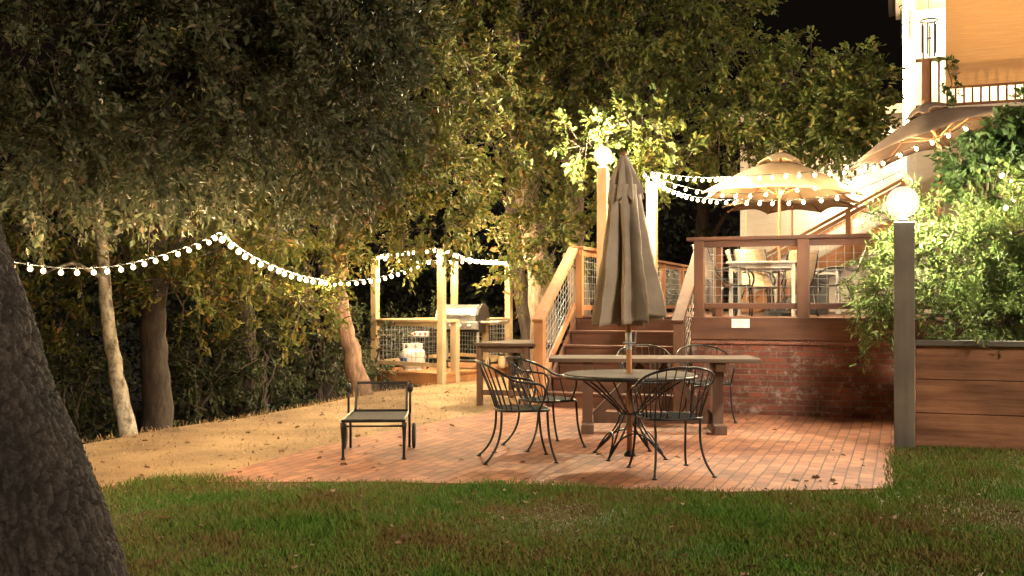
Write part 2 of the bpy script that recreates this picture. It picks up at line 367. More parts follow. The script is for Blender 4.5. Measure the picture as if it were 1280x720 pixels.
me.polygons.foreach_set('material_index', (xc < np.interp(yc, EY, EX)-.35).astype(np.int32).ravel())
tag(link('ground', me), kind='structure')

def smooth_poly(pts, k=6):
    out = []; n = len(pts)
    for i in range(n-1):
        p0, p1, p2, p3 = (pts[max(i-1,0)], pts[i], pts[i+1], pts[min(i+2,n-1)])
        for j in range(k):
            t = j/k
            out.append(tuple(.5*((2*p1[c]) + (p2[c]-p0[c])*t + (2*p0[c]-5*p1[c]+4*p2[c]-p3[c])*t*t + (-p0[c]+3*p1[c]-3*p2[c]+p3[c])*t**3) for c in range(2)))
    out.append(tuple(pts[-1][:2])); return out
# patio: curved outline on the straw side, straight edges along wall and lawn
left_edge = smooth_poly([tuple(G(*p)[:2]) for p in ((205,604),(270,594),(340,575),(420,554),(518,534),(567,523),(604,517))]) + [tuple(F(-4.9,-.12)[:2])]
pat = left_edge + [tuple(F(-4.55,1.2)[:2]), tuple(F(-2.3,1.2)[:2]), tuple(F(.02,.3)[:2])] + [tuple(F(.03,-4.8)[:2]), tuple(G(900,616)[:2]), tuple(G(640,606)[:2]), tuple(G(450,603)[:2])]
M['paving'] = brick_mat('red patio pavers', (.33,.136,.072), (.185,.066,.036), (.085,.042,.027), .205, .104, ANG+math.pi/2, msize=.0055, bump=1.0)
pv = MB().prism(pat, -.06, .006)
tag(pv.build('patio', M['paving'], fix=True), kind='structure')
# lawn sheet + blades
lawn_edge = [(-9,5.6)] + smooth_poly([tuple(G(*p)[:2]) for p in ((-60,650),(60,632),(130,611),(200,597),(270,596),(360,600),(450,598),(560,604),(640,601),(760,608),(900,612),(1000,611),(1090,613))]) \
    + [tuple(F(.0,-4.72)[:2]), tuple(F(-.0,-2.4)[:2]), tuple(F(.2,-2.3)[:2]), tuple(F(8,-2.3)[:2])]
lawn_edge = [(x, y-.16 if x < 2.7 else y) for x, y in lawn_edge]
lawn = lawn_edge + [(16,4), (16,-3), (-12,-3)]
def lawn_color(name, blades):
    m, N, L, P = nt(name)
    g = N.new('ShaderNodeNewGeometry'); n = N.new('ShaderNodeTexNoise'); n.inputs['Scale'].default_value = 1.15; n.inputs['Detail'].default_value = 7; n.inputs['Roughness'].default_value = .68
    L.new(g.outputs['Position'], n.inputs['Vector'])
    ad = N.new('ShaderNodeMath'); ad.operation = 'MULTIPLY_ADD'
    L.new(g.outputs['Random Per Island'], ad.inputs[0]); ad.inputs[1].default_value = .22 if blades else 0; L.new(n.outputs[0], ad.inputs[2])
    st = [(.45,(.078,.165,.024)),(.57,(.125,.215,.036)),(.64,(.175,.165,.048)),(.8,(.165,.105,.042))] if blades else [(.42,(.045,.065,.018)),(.66,(.12,.08,.042))]
    r = ramp(N, st); L.new(ad.outputs[0], r.inputs[0]); L.new(r.outputs[0], P.inputs['Base Color']); P.inputs['Roughness'].default_value = .8; P.inputs['Specular IOR Level'].default_value = .15
    return m
tag(MB().prism(lawn, -.05, 0).build('lawn', lawn_color('lawn turf', False), fix=True), kind='structure')
def inside(poly, x, y):
    c = np.zeros(len(x), bool); j = len(poly)-1
    for i in range(len(poly)):
        xi, yi = poly[i]; xj, yj = poly[j]
        if yi != yj:
            c ^= ((yi > y) != (yj > y)) & (x < (xj-xi)*(y-yi)/(yj-yi)+xi)
        j = i
    return c
def np_mesh(name, verts, faces, mat, smooth=False):
    me = bpy.data.meshes.new(name)
    me.vertices.add(len(verts)); me.vertices.foreach_set('co', verts.astype(np.float32).ravel())
    k = faces.shape[1]
    me.loops.add(faces.size); me.loops.foreach_set('vertex_index', faces.astype(np.int32).ravel())
    me.polygons.add(len(faces)); me.polygons.foreach_set('loop_start', np.arange(0, faces.size, k, dtype=np.int32))
    me.polygons.foreach_set('loop_total', np.full(len(faces), k, dtype=np.int32))
    me.materials.append(mat); me.update(calc_edges=True); me.validate()
    return me
n = 430000
t = rng.random(n)
by = 3.7*(10.2/3.7)**t                                   # denser near the camera
bx = (rng.random(n)*2-1)*(by*.56+1.3)+.4
lj = [(x+math.sin(x*5)*.02, y+.03) for x, y in lawn_edge] + [(16,4),(16,-3),(-12,-3)]
ok = inside(lj, bx + rng.normal(0,.03,n), by + rng.normal(0,.045,n) + .03*np.sin(bx*9)+.03*np.sin(bx*3.7+1)) & (np.sin(bx*2.3+.5*np.sin(by*3))*np.sin(by*2.9+1)+rng.normal(0,.35,n) > -.95); bx, by = bx[ok], by[ok]; n = len(bx)
hgt = np.where(rng.random(n) < .07, rng.uniform(.05,.085,n), rng.uniform(.014,.052,n))*(.8+.5*np.sin(bx*2.1+1)*np.sin(by*1.7)); ang = rng.random(n)*6.283
wid = rng.uniform(.002,.0042,n); ln = rng.uniform(.2,.9,n)*hgt; la = rng.random(n)*6.283
base = np.stack([bx,by,np.zeros(n)],-1); wv = np.stack([np.cos(ang)*wid,np.sin(ang)*wid,np.zeros(n)],-1)
tip = base + np.stack([np.cos(la)*ln, np.sin(la)*ln, hgt],-1); mid = base*.5+tip*.5 + np.stack([np.zeros(n),np.zeros(n),hgt*.15],-1)
vv = np.stack([base-wv, base+wv, mid+wv*.8, tip, mid-wv*.8], 1).reshape(-1,3)
ff = np.arange(n*5).reshape(n,5)
tag(link('grass', np_mesh('grass', vv, ff, lawn_color('grass blades', True))), 'short green and browning lawn grass', 'grass', kind='stuff')
# dry straw lying on the slope
n = 30000
sx = rng.uniform(-5.5,1.4,n); sy = rng.uniform(7.3,21,n)
ok = (sx > np.interp(sy, EY, EX)-.5) & ~inside(lawn, sx, sy) & ~inside(pat, sx, sy) & ((sx-.2) < (sy-12)*.3 + .0*sx) | ((sx < -1.8) & (sx > np.interp(sy, EY, EX)-.5) & ~inside(lawn, sx, sy) & ~inside(pat, sx, sy))
sx, sy = sx[ok], sy[ok]; n = len(sx); sz = ground_z(sx, sy) - .008
an = rng.random(n)*6.283; hl = rng.uniform(.012,.05,n); hw = rng.uniform(.0015,.004,n); rise = rng.uniform(-.004,.03,n)*(rng.random(n) < .5)
edge = np.clip(1-np.abs(sx-np.interp(sy,EY,EX))/.25, 0, 1); rise += edge*rng.uniform(0,.07,n)
d = np.stack([np.cos(an)*hl, np.sin(an)*hl, rise],-1); w_ = np.stack([-np.sin(an)*hw, np.cos(an)*hw, np.zeros(n)],-1); c0 = np.stack([sx,sy,sz],-1)
vv = np.stack([c0-w_, c0+w_, c0+d+w_, c0+d-w_],1).reshape(-1,3)
tag(link('straw', np_mesh('straw', vv, np.arange(n*4).reshape(n,4), leaf_mat('dry straw bits', [(0,(.16,.095,.045)),(.6,(.36,.24,.12)),(1,(.5,.36,.2))], .1, .8))), 'dry straw littering the bare slope', 'straw', kind='stuff')

rgl = np.random.default_rng(19); n = 900
fx = rgl.uniform(-5,5,n); fy = 4.2*(16/4.2)**rgl.random(n); okl = (fx > np.interp(fy, EY, EX)+.1) & (fx < 3.4) & ~((fx > -.9) & (fy > 8.2) & (rgl.random(n) < .8))
fx, fy = fx[okl], fy[okl]; n = len(fx)
FALLEN = (fx, fy, np.where(inside(lawn, fx, fy), rgl.uniform(.01,.04,n), rgl.uniform(.006,.014,n)))
# ------------------------------------------------------------------ foliage
def unit(a): return a/np.maximum(np.linalg.norm(a, axis=-1, keepdims=True), 1e-9)
def sprays(lobes, size, rg, per=26, twig=.45, droop=.35, shell=.55):
    """clusters of leaves along drooping twigs spread through ellipsoids -> leaf base, direction, twigs"""
    B, D, T = [], [], []
    for (c, r, n) in lobes:
        c = np.array(c); r = np.array(r)
        d = unit(rg.normal(size=(n,3))); rad = (shell + (1-shell)*rg.random((n,1)))*(rg.random((n,1))**.25)
        p = c + d*rad*r
        out = unit(d/r + rg.normal(0,.45,(n,3)) + np.array([0,0,-droop])) * (twig*rg.uniform(.5,1.25,(n,1)))
        for i in range(n):
            k = max(3, int(per*rg.uniform(.3,1.75)))
            s = rg.random((k,1))**.8
            bend = np.array([0,0,-.15*twig])*s*s
            b = p[i] + out[i]*s + bend + rg.normal(0,.04*twig/.45,(k,3))
            D.append(unit(out[i]/np.linalg.norm(out[i]) + rg.normal(0,.85,(k,3)) + np.array([0,0,-.04]))); B.append(b)
            T.append((p[i]-out[i]*.4, p[i]+out[i]*.5+np.array([0,0,-.06*twig]), p[i]+out[i]*1.02+np.array([0,0,-.25*twig])))
    return np.concatenate(B), np.concatenate(D), T
def leaves(B, D, size, rg, aspect=.5, mat=None, name='crown', parent=None, lobed=False):
    n = len(B); l = size*rg.uniform(.5,1.35,(n,1)); w = l*aspect*rg.uniform(.8,1.15,(n,1))*.5
    up = unit(np.array([0,0,1]) + rg.normal(0,.65,(n,3)))
    side = unit(np.cross(D, up)); nr = np.cross(side, D); f = nr*w*.35
    tip = B + D*l - nr*l*.12
    if lobed:   # two pairs of shoulders with a notch between, as an oak leaf has
        v = np.stack([B, B+D*l*.28+side*w*.9+f, B+D*l*.45+side*w*.5+f*.5, B+D*l*.66+side*w+f, tip, B+D*l*.66-side*w+f, B+D*l*.45-side*w*.5+f*.5, B+D*l*.28-side*w*.9+f], 1).reshape(-1,3)
        i = np.arange(n)[:,None]*8
        F_ = np.concatenate([i+np.array([0,1,2,6]), i+np.array([2,3,4,6])], 0)
        F_ = np.stack([i+np.array([[0,1,2,4]])[0], i+np.array([2,3,4,4])], 1)
        fa = np.concatenate([i+np.array([0,1,2,4]), i+np.array([4,6,7,0])], 0); fb = np.concatenate([i+np.array([2,3,4]), i+np.array([4,5,6])], 0)
        # quads as triangles so every face has 3 corners
        tr = np.concatenate([i+np.array([0,1,2]), i+np.array([0,2,4]), i+np.array([2,3,4]), i+np.array([4,5,6]), i+np.array([0,4,6]), i+np.array([0,6,7])], 0)
        me = np_mesh(name, v, tr, mat)
    else:
        v = np.stack([B, B+D*l*.45+side*w+f, tip, B+D*l*.45-side*w+f], 1).reshape(-1,3)
        i = np.arange(n)[:,None]*4
        me = np_mesh(name, v, np.concatenate([i+np.array([0,1,2]), i+np.array([0,2,3])], 0), mat)
    return link(name, me, parent)
def wob(pts, rg, amp, k=5):
    """refine a polyline and make it crooked"""
    P_ = [np.array(p, float) for p in pts]; out = []
    for i in range(len(P_)-1):
        p0, p1, p2, p3 = P_[max(i-1,0)], P_[i], P_[i+1], P_[min(i+2,len(P_)-1)]
        for j in range(k):
            t = j/k
            q = .5*((2*p1)+(p2-p0)*t+(2*p0-5*p1+4*p2-p3)*t*t+(-p0+3*p1-3*p2+p3)*t**3)
            out.append(q + (rg.normal(0,amp,3) if (i or j) else 0))
    out.append(P_[-1]); return out
def tree(label, base, trunk, radii, limbs, lobes, leafmat, barkmat, size=.1, aspect=.5, per=26, twig=.45, seed=1, cat='tree', name='oak_tree', group=None, droop=.12, shell=.5, n_side=14, amp=.02, lobed=False, tw=.008, furrow=None):
    rg = np.random.default_rng(seed)
    t = thing(name, label, cat, base, 0, group)
    mb = MB()
    path = wob(trunk, rg, amp); rr = np.interp(np.linspace(0,1,len(path)), np.linspace(0,1,len(radii)), radii)
    if furrow:
        fp = np.array([[np.interp(u, np.linspace(0,1,len(path)), [p[c] for p in path]) for c in range(3)] for u in np.linspace(0,1,440)])
        rr = np.interp(np.linspace(0,1,440), np.linspace(0,1,len(radii)), radii)
        mb.tube(fp, rr, 300); k = 0; pl_ = []
        for i in range(440):
            for j in range(300):
                p = Vector(mb.v[k]); c = Vector(fp[i]); q = p*furrow[1]; q.z *= .27
                q += mnoise.noise_vector(Vector((p.x*20,p.y*20,p.z*11)))*.5 + mnoise.noise_vector(p*2.2)*.9
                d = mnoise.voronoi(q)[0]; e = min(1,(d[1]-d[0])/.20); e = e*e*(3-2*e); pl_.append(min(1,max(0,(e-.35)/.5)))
                off = furrow[0]*(e-.75) + .010*mnoise.noise(p*38)*e + .007*mnoise.noise(p*75) + .03*mnoise.noise(p*2.3)
                n_ = (p-c).normalized(); mb.v[k] = tuple(p+n_*off); k += 1
    else: mb.tube(path, rr, n_side)
    for pts, r0, r1 in limbs:
        q = wob(pts, rg, amp*1.2); mb.tube(q, list(np.linspace(r0, r1, len(q))), 8)
    tk_ = mb.build('trunk', barkmat, t, smooth=True)
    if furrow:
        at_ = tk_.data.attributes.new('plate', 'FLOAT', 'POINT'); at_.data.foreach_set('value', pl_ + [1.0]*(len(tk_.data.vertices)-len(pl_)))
    if lobes:
        B, D, T = sprays(lobes, size, rg, per, twig, droop, shell)
        leaves(B, D, size, rg, aspect, leafmat, 'crown', t, lobed)
        tm = MB()
        for a, b, c in T: tm.tube((a,b,c), (tw, tw*.7, tw*.3), 3, False)
        tm.build('twigs', M['twig'], t)
    return t
def lobe(px, Y, py, rx, ry, n, rd=None):   # ellipsoid from picture measures at a distance
    c = W(px, Y, py); k = Y/FPX
    return (tuple(c), (rx*k, rd if rd else max(rx,ry)*k*.8, ry*k), n)

fx, fy, fz = FALLEN; n = len(fx); an = rgl.random(n)*6.283
fo = leaves(np.stack([fx,fy,fz],-1), unit(np.stack([np.cos(an),np.sin(an),rgl.uniform(-.05,.3,n)],-1)), .055, rgl, .55, leaf_mat('dead oak leaves', [(0,(.10,.055,.028)),(.6,(.22,.13,.065)),(1,(.36,.26,.16))], .1, .8), 'fallen_leaves', None, True)
tag(fo, 'dead brown leaves lying on lawn, slope and patio', 'fallen leaves', kind='stuff')
# 1 the leaning oak at the camera's side
tb = Vector((-2.06,4.6,0))
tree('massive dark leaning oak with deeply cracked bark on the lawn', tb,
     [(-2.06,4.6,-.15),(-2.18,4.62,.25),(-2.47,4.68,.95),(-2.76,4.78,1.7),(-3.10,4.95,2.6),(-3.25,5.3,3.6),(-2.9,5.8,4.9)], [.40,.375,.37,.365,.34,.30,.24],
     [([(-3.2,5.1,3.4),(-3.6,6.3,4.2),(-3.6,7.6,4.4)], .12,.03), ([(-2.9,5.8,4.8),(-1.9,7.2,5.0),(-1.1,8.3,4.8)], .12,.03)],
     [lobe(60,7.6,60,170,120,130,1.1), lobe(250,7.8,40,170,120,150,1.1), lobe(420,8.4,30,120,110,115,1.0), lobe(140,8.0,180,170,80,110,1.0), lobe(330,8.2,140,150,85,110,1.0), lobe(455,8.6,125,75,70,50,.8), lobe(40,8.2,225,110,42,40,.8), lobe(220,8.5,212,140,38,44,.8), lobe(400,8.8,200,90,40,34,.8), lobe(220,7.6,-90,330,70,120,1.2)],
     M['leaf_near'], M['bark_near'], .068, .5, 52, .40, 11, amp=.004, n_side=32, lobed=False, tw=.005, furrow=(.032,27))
# 2 pale mottled trunk by the bank
p0 = W(162,11.25,542); p0.z = ground_z(p0.x, 11.25).item()-.05
tree('slim pale mottled trunk leaning at the edge of the straw bank', p0, [p0, W(146,11.3,470), W(133,11.4,390), W(128,11.5,310), W(118,11.8,200), W(130,12.2,80)], [.105,.08,.072,.063,.05,.03],
     [([W(131,11.4,350), W(90,11.3,330), W(50,11.2,345)], .03,.008), ([W(128,11.5,300), W(190,11.6,270), W(250,11.7,290)], .035,.008), ([W(120,11.8,220), W(60,12,180), W(10,12.2,170)], .04,.01)],
     [lobe(60,11.6,290,110,60,60), lobe(200,12.0,270,110,70,75), lobe(70,12.2,380,60,60,26), lobe(230,11.8,360,70,50,30), lobe(100,12.4,170,150,90,80), lobe(300,12.2,300,80,60,40)],
     M['leaf_oak'], M['bark_pale'], .085, .48, 26, .42, 21, name='pale_tree', lobed=True, amp=.006)
# 3 thick dark trunk behind it
p0 = W(196,13.2,530); p0.z = ground_z(p0.x,13.2).item()-.05
tree('thick dark trunk standing behind the pale mottled tree', p0, [p0, W(196,13.2,470), W(192,13.3,400), W(200,13.5,280), W(205,13.6,120)], [.22,.17,.16,.14,.10],
     [([W(197,13.5,330), W(270,13.7,250), W(330,13.8,180)], .06,.015), ([W(200,13.5,260), W(120,13.6,180), W(60,13.8,90)], .06,.015)],
     [lobe(310,13.0,345,60,50,36), lobe(260,13.4,300,80,60,45), lobe(340,13.4,270,70,60,45), lobe(375,12.6,375,40,45,30), lobe(310,12.6,370,30,30,14), lobe(160,13.8,110,170,110,90), lobe(330,13.8,190,110,70,55)],
     M['leaf_oak'], M['bark_dim'], .09, .48, 26, .45, 31, name='dark_tree', lobed=True)
# 4 reddish oak
p0 = W(455,15.6,495); p0.z = ground_z(p0.x,15.6).item()-.08
tree('curving reddish oak trunk between the chaise and the grill platform', p0, [p0, W(440,15.6,445), W(428,15.6,395), W(425,15.7,340), W(431,15.8,270), W(428,15.9,220), W(440,16.1,120)], [.18,.132,.12,.112,.095,.08,.05],
     [([W(430,15.8,290), W(468,15.6,268), W(505,15.5,235), W(540,15.4,195), W(560,15.4,120)], .07,.02), ([W(428,15.8,250), W(380,15.5,200), W(350,15.4,130)], .05,.012), ([W(505,15.5,235), W(545,15.6,230), W(600,15.7,250)], .03,.008), ([W(427,15.7,330), W(390,15.3,300), W(345,15.2,310)], .035,.008)],
     [lobe(400,15.2,285,70,45,50), lobe(480,15.4,200,90,70,80), lobe(560,15.6,190,80,80,75), lobe(420,15.6,140,110,90,95), lobe(540,15.8,90,110,90,100), lobe(350,15.4,210,80,70,55), lobe(390,15.0,330,50,25,20), lobe(545,15.6,285,80,28,36), lobe(500,15.2,305,45,16,10)],
     M['leaf_oak'], M['bark_red'], .105, .5, 30, .5, 41, lobed=True)
# 5 and 6 big trunks behind the stairs
p0 = W(682,20,455); p0.z = -.9
tree('broad grey oak trunk half hidden by leaves beside the stair newel', p0, [p0, W(680,20,400), W(668,20,300), W(654,20,220), W(645,20,120), W(640,20.2,0)], [.29,.26,.235,.215,.18,.12],
     [([W(655,20,240), W(700,19.6,180), W(760,19.4,150)], .1,.02), ([W(648,20,180), W(600,19.5,110), W(560,19.2,40)], .1,.02), ([W(642,20,90), W(700,19.5,40), W(770,19.3,-20)], .1,.02)],
     [lobe(620,18.6,160,95,70,95), lobe(690,18.8,200,65,50,50), lobe(620,19,50,120,80,110), lobe(720,19,100,95,70,85), lobe(640,18.4,270,55,40,32), lobe(690,18.4,285,40,55,44), lobe(655,18.2,330,28,40,16), lobe(745,18.8,60,90,80,70), lobe(560,18.8,-30,160,60,80)],
     M['leaf_oak'], M['bark_grey'], .12, .52, 28, .6, 51, lobed=True)
p0 = W(724,21.5,450); p0.z = -.9
tree('straight grey oak trunk rising behind the railing beside the umbrella', p0, [p0, W(723,21.5,380), W(720,21.5,300), W(717,21.5,220), W(722,21.5,100), W(735,21.5,-20)], [.27,.22,.205,.20,.16,.1],
     [([W(720,21.5,180), W(780,21,120), W(850,20.8,80)], .1,.02), ([W(725,21.5,80), W(800,21,20), W(870,20.6,-10)], .1,.02)],
     [lobe(780,19.8,60,100,80,100), lobe(840,20,20,95,60,80), lobe(815,19.6,120,75,55,60), lobe(740,19.6,155,60,30,32), lobe(880,20.4,75,70,60,45), lobe(755,20.2,225,25,40,14), lobe(770,20,-40,180,50,70), lobe(900,20.2,15,60,40,30)],
     M['leaf_green'], M['bark_grey'], .12, .52, 28, .6, 61, lobed=True)
# 7 tree whose limb reaches over the deck umbrellas
p0 = W(790,18.8,440); p0.z = -.4
tree('green oak whose long limb reaches over the lit deck umbrellas', p0, [p0, W(790,18.8,330), W(792,18.8,240), W(800,18.6,195)], [.20,.17,.14,.12],
     [([W(800,18.6,198), W(848,18.4,186), W(885,18.2,168), W(925,18.0,158), W(990,17.8,150), W(1050,17.6,135)], .095,.025), ([W(885,18.2,168), W(920,18.1,130), W(960,18,90)], .04,.012), ([W(925,18,158), W(980,17.8,185), W(1030,17.6,188)], .035,.01)],
     [lobe(935,17.8,140,60,45,75), lobe(995,17.6,100,50,45,85), lobe(1050,17.2,125,50,50,105), lobe(900,17.8,190,55,22,34), lobe(985,17.4,175,60,26,60), lobe(830,18.0,165,40,22,22), lobe(1040,17.2,172,45,24,46), lobe(800,16.6,200,35,18,14), lobe(960,18.4,70,30,20,22), lobe(1072,17.2,95,22,20,26), lobe(1082,17.0,150,22,30,26), lobe(735,16.2,180,38,30,22), lobe(800,16.4,155,50,18,22), lobe(850,16.8,205,30,14,10)],
     M['leaf_green'], M['bark_grey'], .11, .55, 30, .48, 71, lobed=True)
# 8 distant dim trunks below the bank
for i, (px, Y, x1, r, lab) in enumerate(((652,22,640,.16,'slim dark leaning trunk behind the platform rail end'), (300,17,296,.15,'thin dark trunk deep in the bushes beyond the bank'), (415,19,412,.26,'broad dark trunk in shadow behind the reddish oak'), (868,27,880,.2,'dim trunk in the dark gap beyond the far deck rail'))):
    p0 = W(px,Y,470); p0.z = ground_z(p0.x,Y).item()-.6 if px < 700 else -1
    tree(lab, p0, [p0, W(px+8,Y,420), W((px+x1)/2,Y,340), W(x1,Y,240), W(x1+10,Y,120)], [r*1.3,r,r*.9,r*.8,r*.5], [([W((px+x1)/2,Y,330), W(px+50,Y,250), W(px+90,Y,180)], r*.4, r*.1)],
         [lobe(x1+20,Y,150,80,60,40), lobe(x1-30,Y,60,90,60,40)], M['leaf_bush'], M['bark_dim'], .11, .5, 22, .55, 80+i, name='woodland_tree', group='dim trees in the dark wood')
# bushes below the bank
bsh = [(80,12.6,470,70,80,70,'dark bush in the gap between the leaning oak and the pale trunk'), (250,14.6,450,60,70,60,'dark rounded bush just beyond the bank, beside the thick dark trunk'),
       (330,15.2,440,60,80,75,'tall olive bush on the bank under the string light peak'), (400,16.2,425,55,75,65,'olive bush rising over the bank behind the chaise'),
       (455,18.5,440,45,60,40,'dim bush behind the reddish oak'), (515,21.5,425,60,50,40,'dark bush seen through the platform wire panel'), (620,24,420,60,50,36,'low dark bush far behind the grill platform'), (905,26,330,40,50,30,'dark bush beyond the deck beside the house corner')]
for i, (px, Y, py, rx, ry, n, lab) in enumerate(bsh):
    c = W(px, Y, py); b = Vector((c.x, Y, ground_z(c.x, Y).item()-.3))
    tree(lab, b, [b, (b+c)/2, c], [.05,.04,.02], [([(b+c)/2, c+Vector((-.3,0,.2))], .03,.01), ([(b+c)/2, c+Vector((.35,-.1,.1))], .03,.01)],
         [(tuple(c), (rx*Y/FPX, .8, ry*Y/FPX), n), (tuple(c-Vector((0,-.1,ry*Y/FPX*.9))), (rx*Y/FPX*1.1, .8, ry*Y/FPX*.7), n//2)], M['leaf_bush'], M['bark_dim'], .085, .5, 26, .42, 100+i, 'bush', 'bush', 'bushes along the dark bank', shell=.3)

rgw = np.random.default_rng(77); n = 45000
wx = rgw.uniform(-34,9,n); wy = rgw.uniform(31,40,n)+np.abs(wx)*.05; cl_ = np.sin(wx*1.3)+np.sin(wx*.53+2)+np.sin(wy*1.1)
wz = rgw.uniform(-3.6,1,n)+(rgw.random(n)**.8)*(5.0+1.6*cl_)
wb = np.stack([wx,wy,wz],-1); fw = leaves(wb, unit(rgw.normal(size=(n,3))), .30, rgw, .55, leaf_mat('far wood leaves', [(0,(.008,.012,.005)),(1,(.022,.026,.010))], .2, .7), 'far_woodland')  # leaf colours near black, the unlit wood's darkness put into them
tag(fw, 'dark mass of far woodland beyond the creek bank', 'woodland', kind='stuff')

# ------------------------------------------------------------------ brick retaining wall, deck, stairs
DZ = 1.19                                     # top of the deck's fascia
M['brick'] = brick_mat('old red wall bricks', (.19,.052,.031), (.095,.026,.017), (.13,.085,.062), .215, .072, ANG, True, .010, .9, .42)
bw = thing('brick_wall', 'low red brick wall with white stains carrying the deck', 'brick wall', F(-1,.1))
MB().box(F(1.0,.16,.43), (6.7,.30,.86), ANG).build('wall', M['brick'], bw)
MB().box(F(1.0,.15,.886), (6.72,.34,.052), ANG).build('brick_coping', brick_mat('soldier coping bricks', (.27,.075,.045), (.18,.05,.03), (.2,.13,.1), .075, .3, ANG, True, .008, .8), bw, bevel=.004)

dk = thing('wooden_deck', 'raised brown wooden deck with wire railing above the brick wall', 'deck', F(0,1))
MB().box(F(.9,-.02,1.051), (6.5,.05,.27), ANG).build('fascia', M['deck_x'], dk, bevel=.004)
fl = MB()
b = .01
while b < 13:
    a0 = -2.32 if b < 1.42 else -4.32
    fl.box(F((a0+6)/2, b+.07, 1.165), (6-a0, .138, .03), ANG); b += .144
fl.build('floor', M['deck_x'], dk, bevel=.003)
MB().box(F(-4.3,7.3,.575), (.04,11.7,1.15), ANG).build('side_skirt', M['deck_y'], dk)
MB().box(F(-2.36,.75,.575), (.04,1.35,1.13), ANG).build('stair_side_wall', M['deck_y'], dk)
def post(mb, a, b, z0, z1, w=.12): mb.box(F(a,b,(z0+z1)/2), (w,w,z1-z0), ANG)
RT = 2.175
def deck_post(a, b, z0, z1, w=.13, mat=None):
    m_ = MB(); post(m_, a, b, z0, z1, w); return m_.build('railing_post', mat or M['deck_z'], dk, bevel=.006)
for a in (-2.27, -1.02, .12, 1.4, 2.7): deck_post(a, .06, DZ-.04, RT-.045, .14 if a == -1.02 else .12)
MB().box(F(.33,.06,RT-.02), (5.5,.15,.045), ANG).build('top_rail', M['deck_x'], dk, bevel=.005)
MB().box(F(.33,.06,RT-.085), (5.3,.04,.075), ANG).build('upper_rail', M['deck_x'], dk, bevel=.004)
MB().box(F(.33,.06,1.325), (5.3,.05,.07), ANG).build('bottom_rail', M['deck_x'], dk, bevel=.004)
def wire(p00, p10, z0, z1, nx, nz, r=.0032, zz=None):
    """welded wire grid between two upright lines (p00, p10 horizontal positions)"""
    mb = MB(); p00, p10 = Vector(p00), Vector(p10); dz = zz or 0
    for i in range(nx+1):
        t = i/nx; p = p00.lerp(p10, t); mb.tube((Vector((p.x,p.y,z0+dz*t)), Vector((p.x,p.y,z1+dz*t))), r, 5)
    for j in range(nz+1):
        z = z0+(z1-z0)*j/nz; mb.tube((Vector((p00.x,p00.y,z)), Vector((p10.x,p10.y,z+dz))), r, 5)
    return mb
wire(F(-2.2,.07), F(-1.09,.07), 1.36, RT-.12, 11, 7).build('wire_panel', M['wire'], dk)
wire(F(-.95,.07), F(.06,.07), 1.36, RT-.12, 10, 7).build('wire_panel', M['wire'], dk)
wire(F(.18,.07), F(1.34,.07), 1.36, RT-.12, 11, 7).build('wire_panel', M['wire'], dk)
# short return railing along the stairs
deck_post(-2.27, 1.42, DZ-.04, RT-.045)
MB().beam(F(-2.27,.14,RT-.02), F(-2.27,1.5,RT-.02), .14,.045).build('top_rail', M['cedar'], dk, bevel=.005)
MB().beam(F(-2.27,.12,1.325), F(-2.27,1.36,1.325), .05,.07).build('bottom_rail', M['deck_y'], dk)
wire(F(-2.27,.14), F(-2.27,1.36), 1.36, RT-.06, 12, 7).build('wire_panel', M['wire'], dk)
# long railing on the far edge of the deck, going away from the stairs
for k in range(7):
    deck_post(-4.25, 1.48+k*1.85, DZ-.04, RT-.045, .10, M['cedar'])
    if k < 6:
        wire(F(-4.25,1.55+k*1.85), F(-4.25,3.25+k*1.85), 1.33, RT-.1, 15, 7).build('wire_panel', M['wire'], dk)
MB().beam(F(-4.25,1.4,RT-.02), F(-4.25,12.7,RT-.02), .15,.045).build('top_rail', M['cedar_x'], dk, bevel=.005)
MB().beam(F(-4.25,1.4,RT-.085), F(-4.25,12.7,RT-.085), .04,.07).build('upper_rail', M['cedar_x'], dk)
MB().beam(F(-4.25,1.5,1.295), F(-4.25,12.6,1.295), .05,.07).build('bottom_rail', M['cedar_x'], dk)
# far railing closing the deck
for a in (-3.2,-2.0,-.9): deck_post(a, 12.6, DZ-.04, RT-.045, .10, M['cedar'])
MB().box(F(-2.3,12.6,RT-.02), (3.9,.14,.045), ANG).build('top_rail', M['cedar_x'], dk)
wire(F(-4.2,12.6), F(-.9,12.6), 1.33, RT-.1, 28, 7).build('wire_panel', M['wire'], dk)

st = thing('deck_stairs', 'broad brown wooden steps climbing from patio to deck', 'stairs', F(-3.3,.5))
NR = 6; RH = 1.17/NR; TD = .27
for i in range(NR):
    b0 = .02 + i*TD
    MB().box(F(-3.33,b0+.015,RH*i+RH/2-.015), (1.86,.03,RH-.032), ANG).build('riser', M['deck_x'], st, bevel=.002)
    if i < NR-1: MB().box(F(-3.33,b0+.13,RH*(i+1)-.014), (1.90,.31,.034), ANG).build('tread', M['deck_x'], st, bevel=.005)
for a in (-4.30,-2.405):
    sm = MB()
    pl = [(.0,.0),(1.5,.0),(1.5,1.13),(1.38,1.13),(.0,.17)]
    vs = [F(a-.02,p,q) for p,q in pl]+[F(a+.02,p,q) for p,q in pl]; n = len(pl)
    sm.add(vs, [tuple(range(n)), tuple(range(2*n-1,n-1,-1))]+[(i,n+i,n+(i+1)%n,(i+1)%n) for i in range(n)])
    sm.build('stringer', M['deck_y'], st, fix=True)
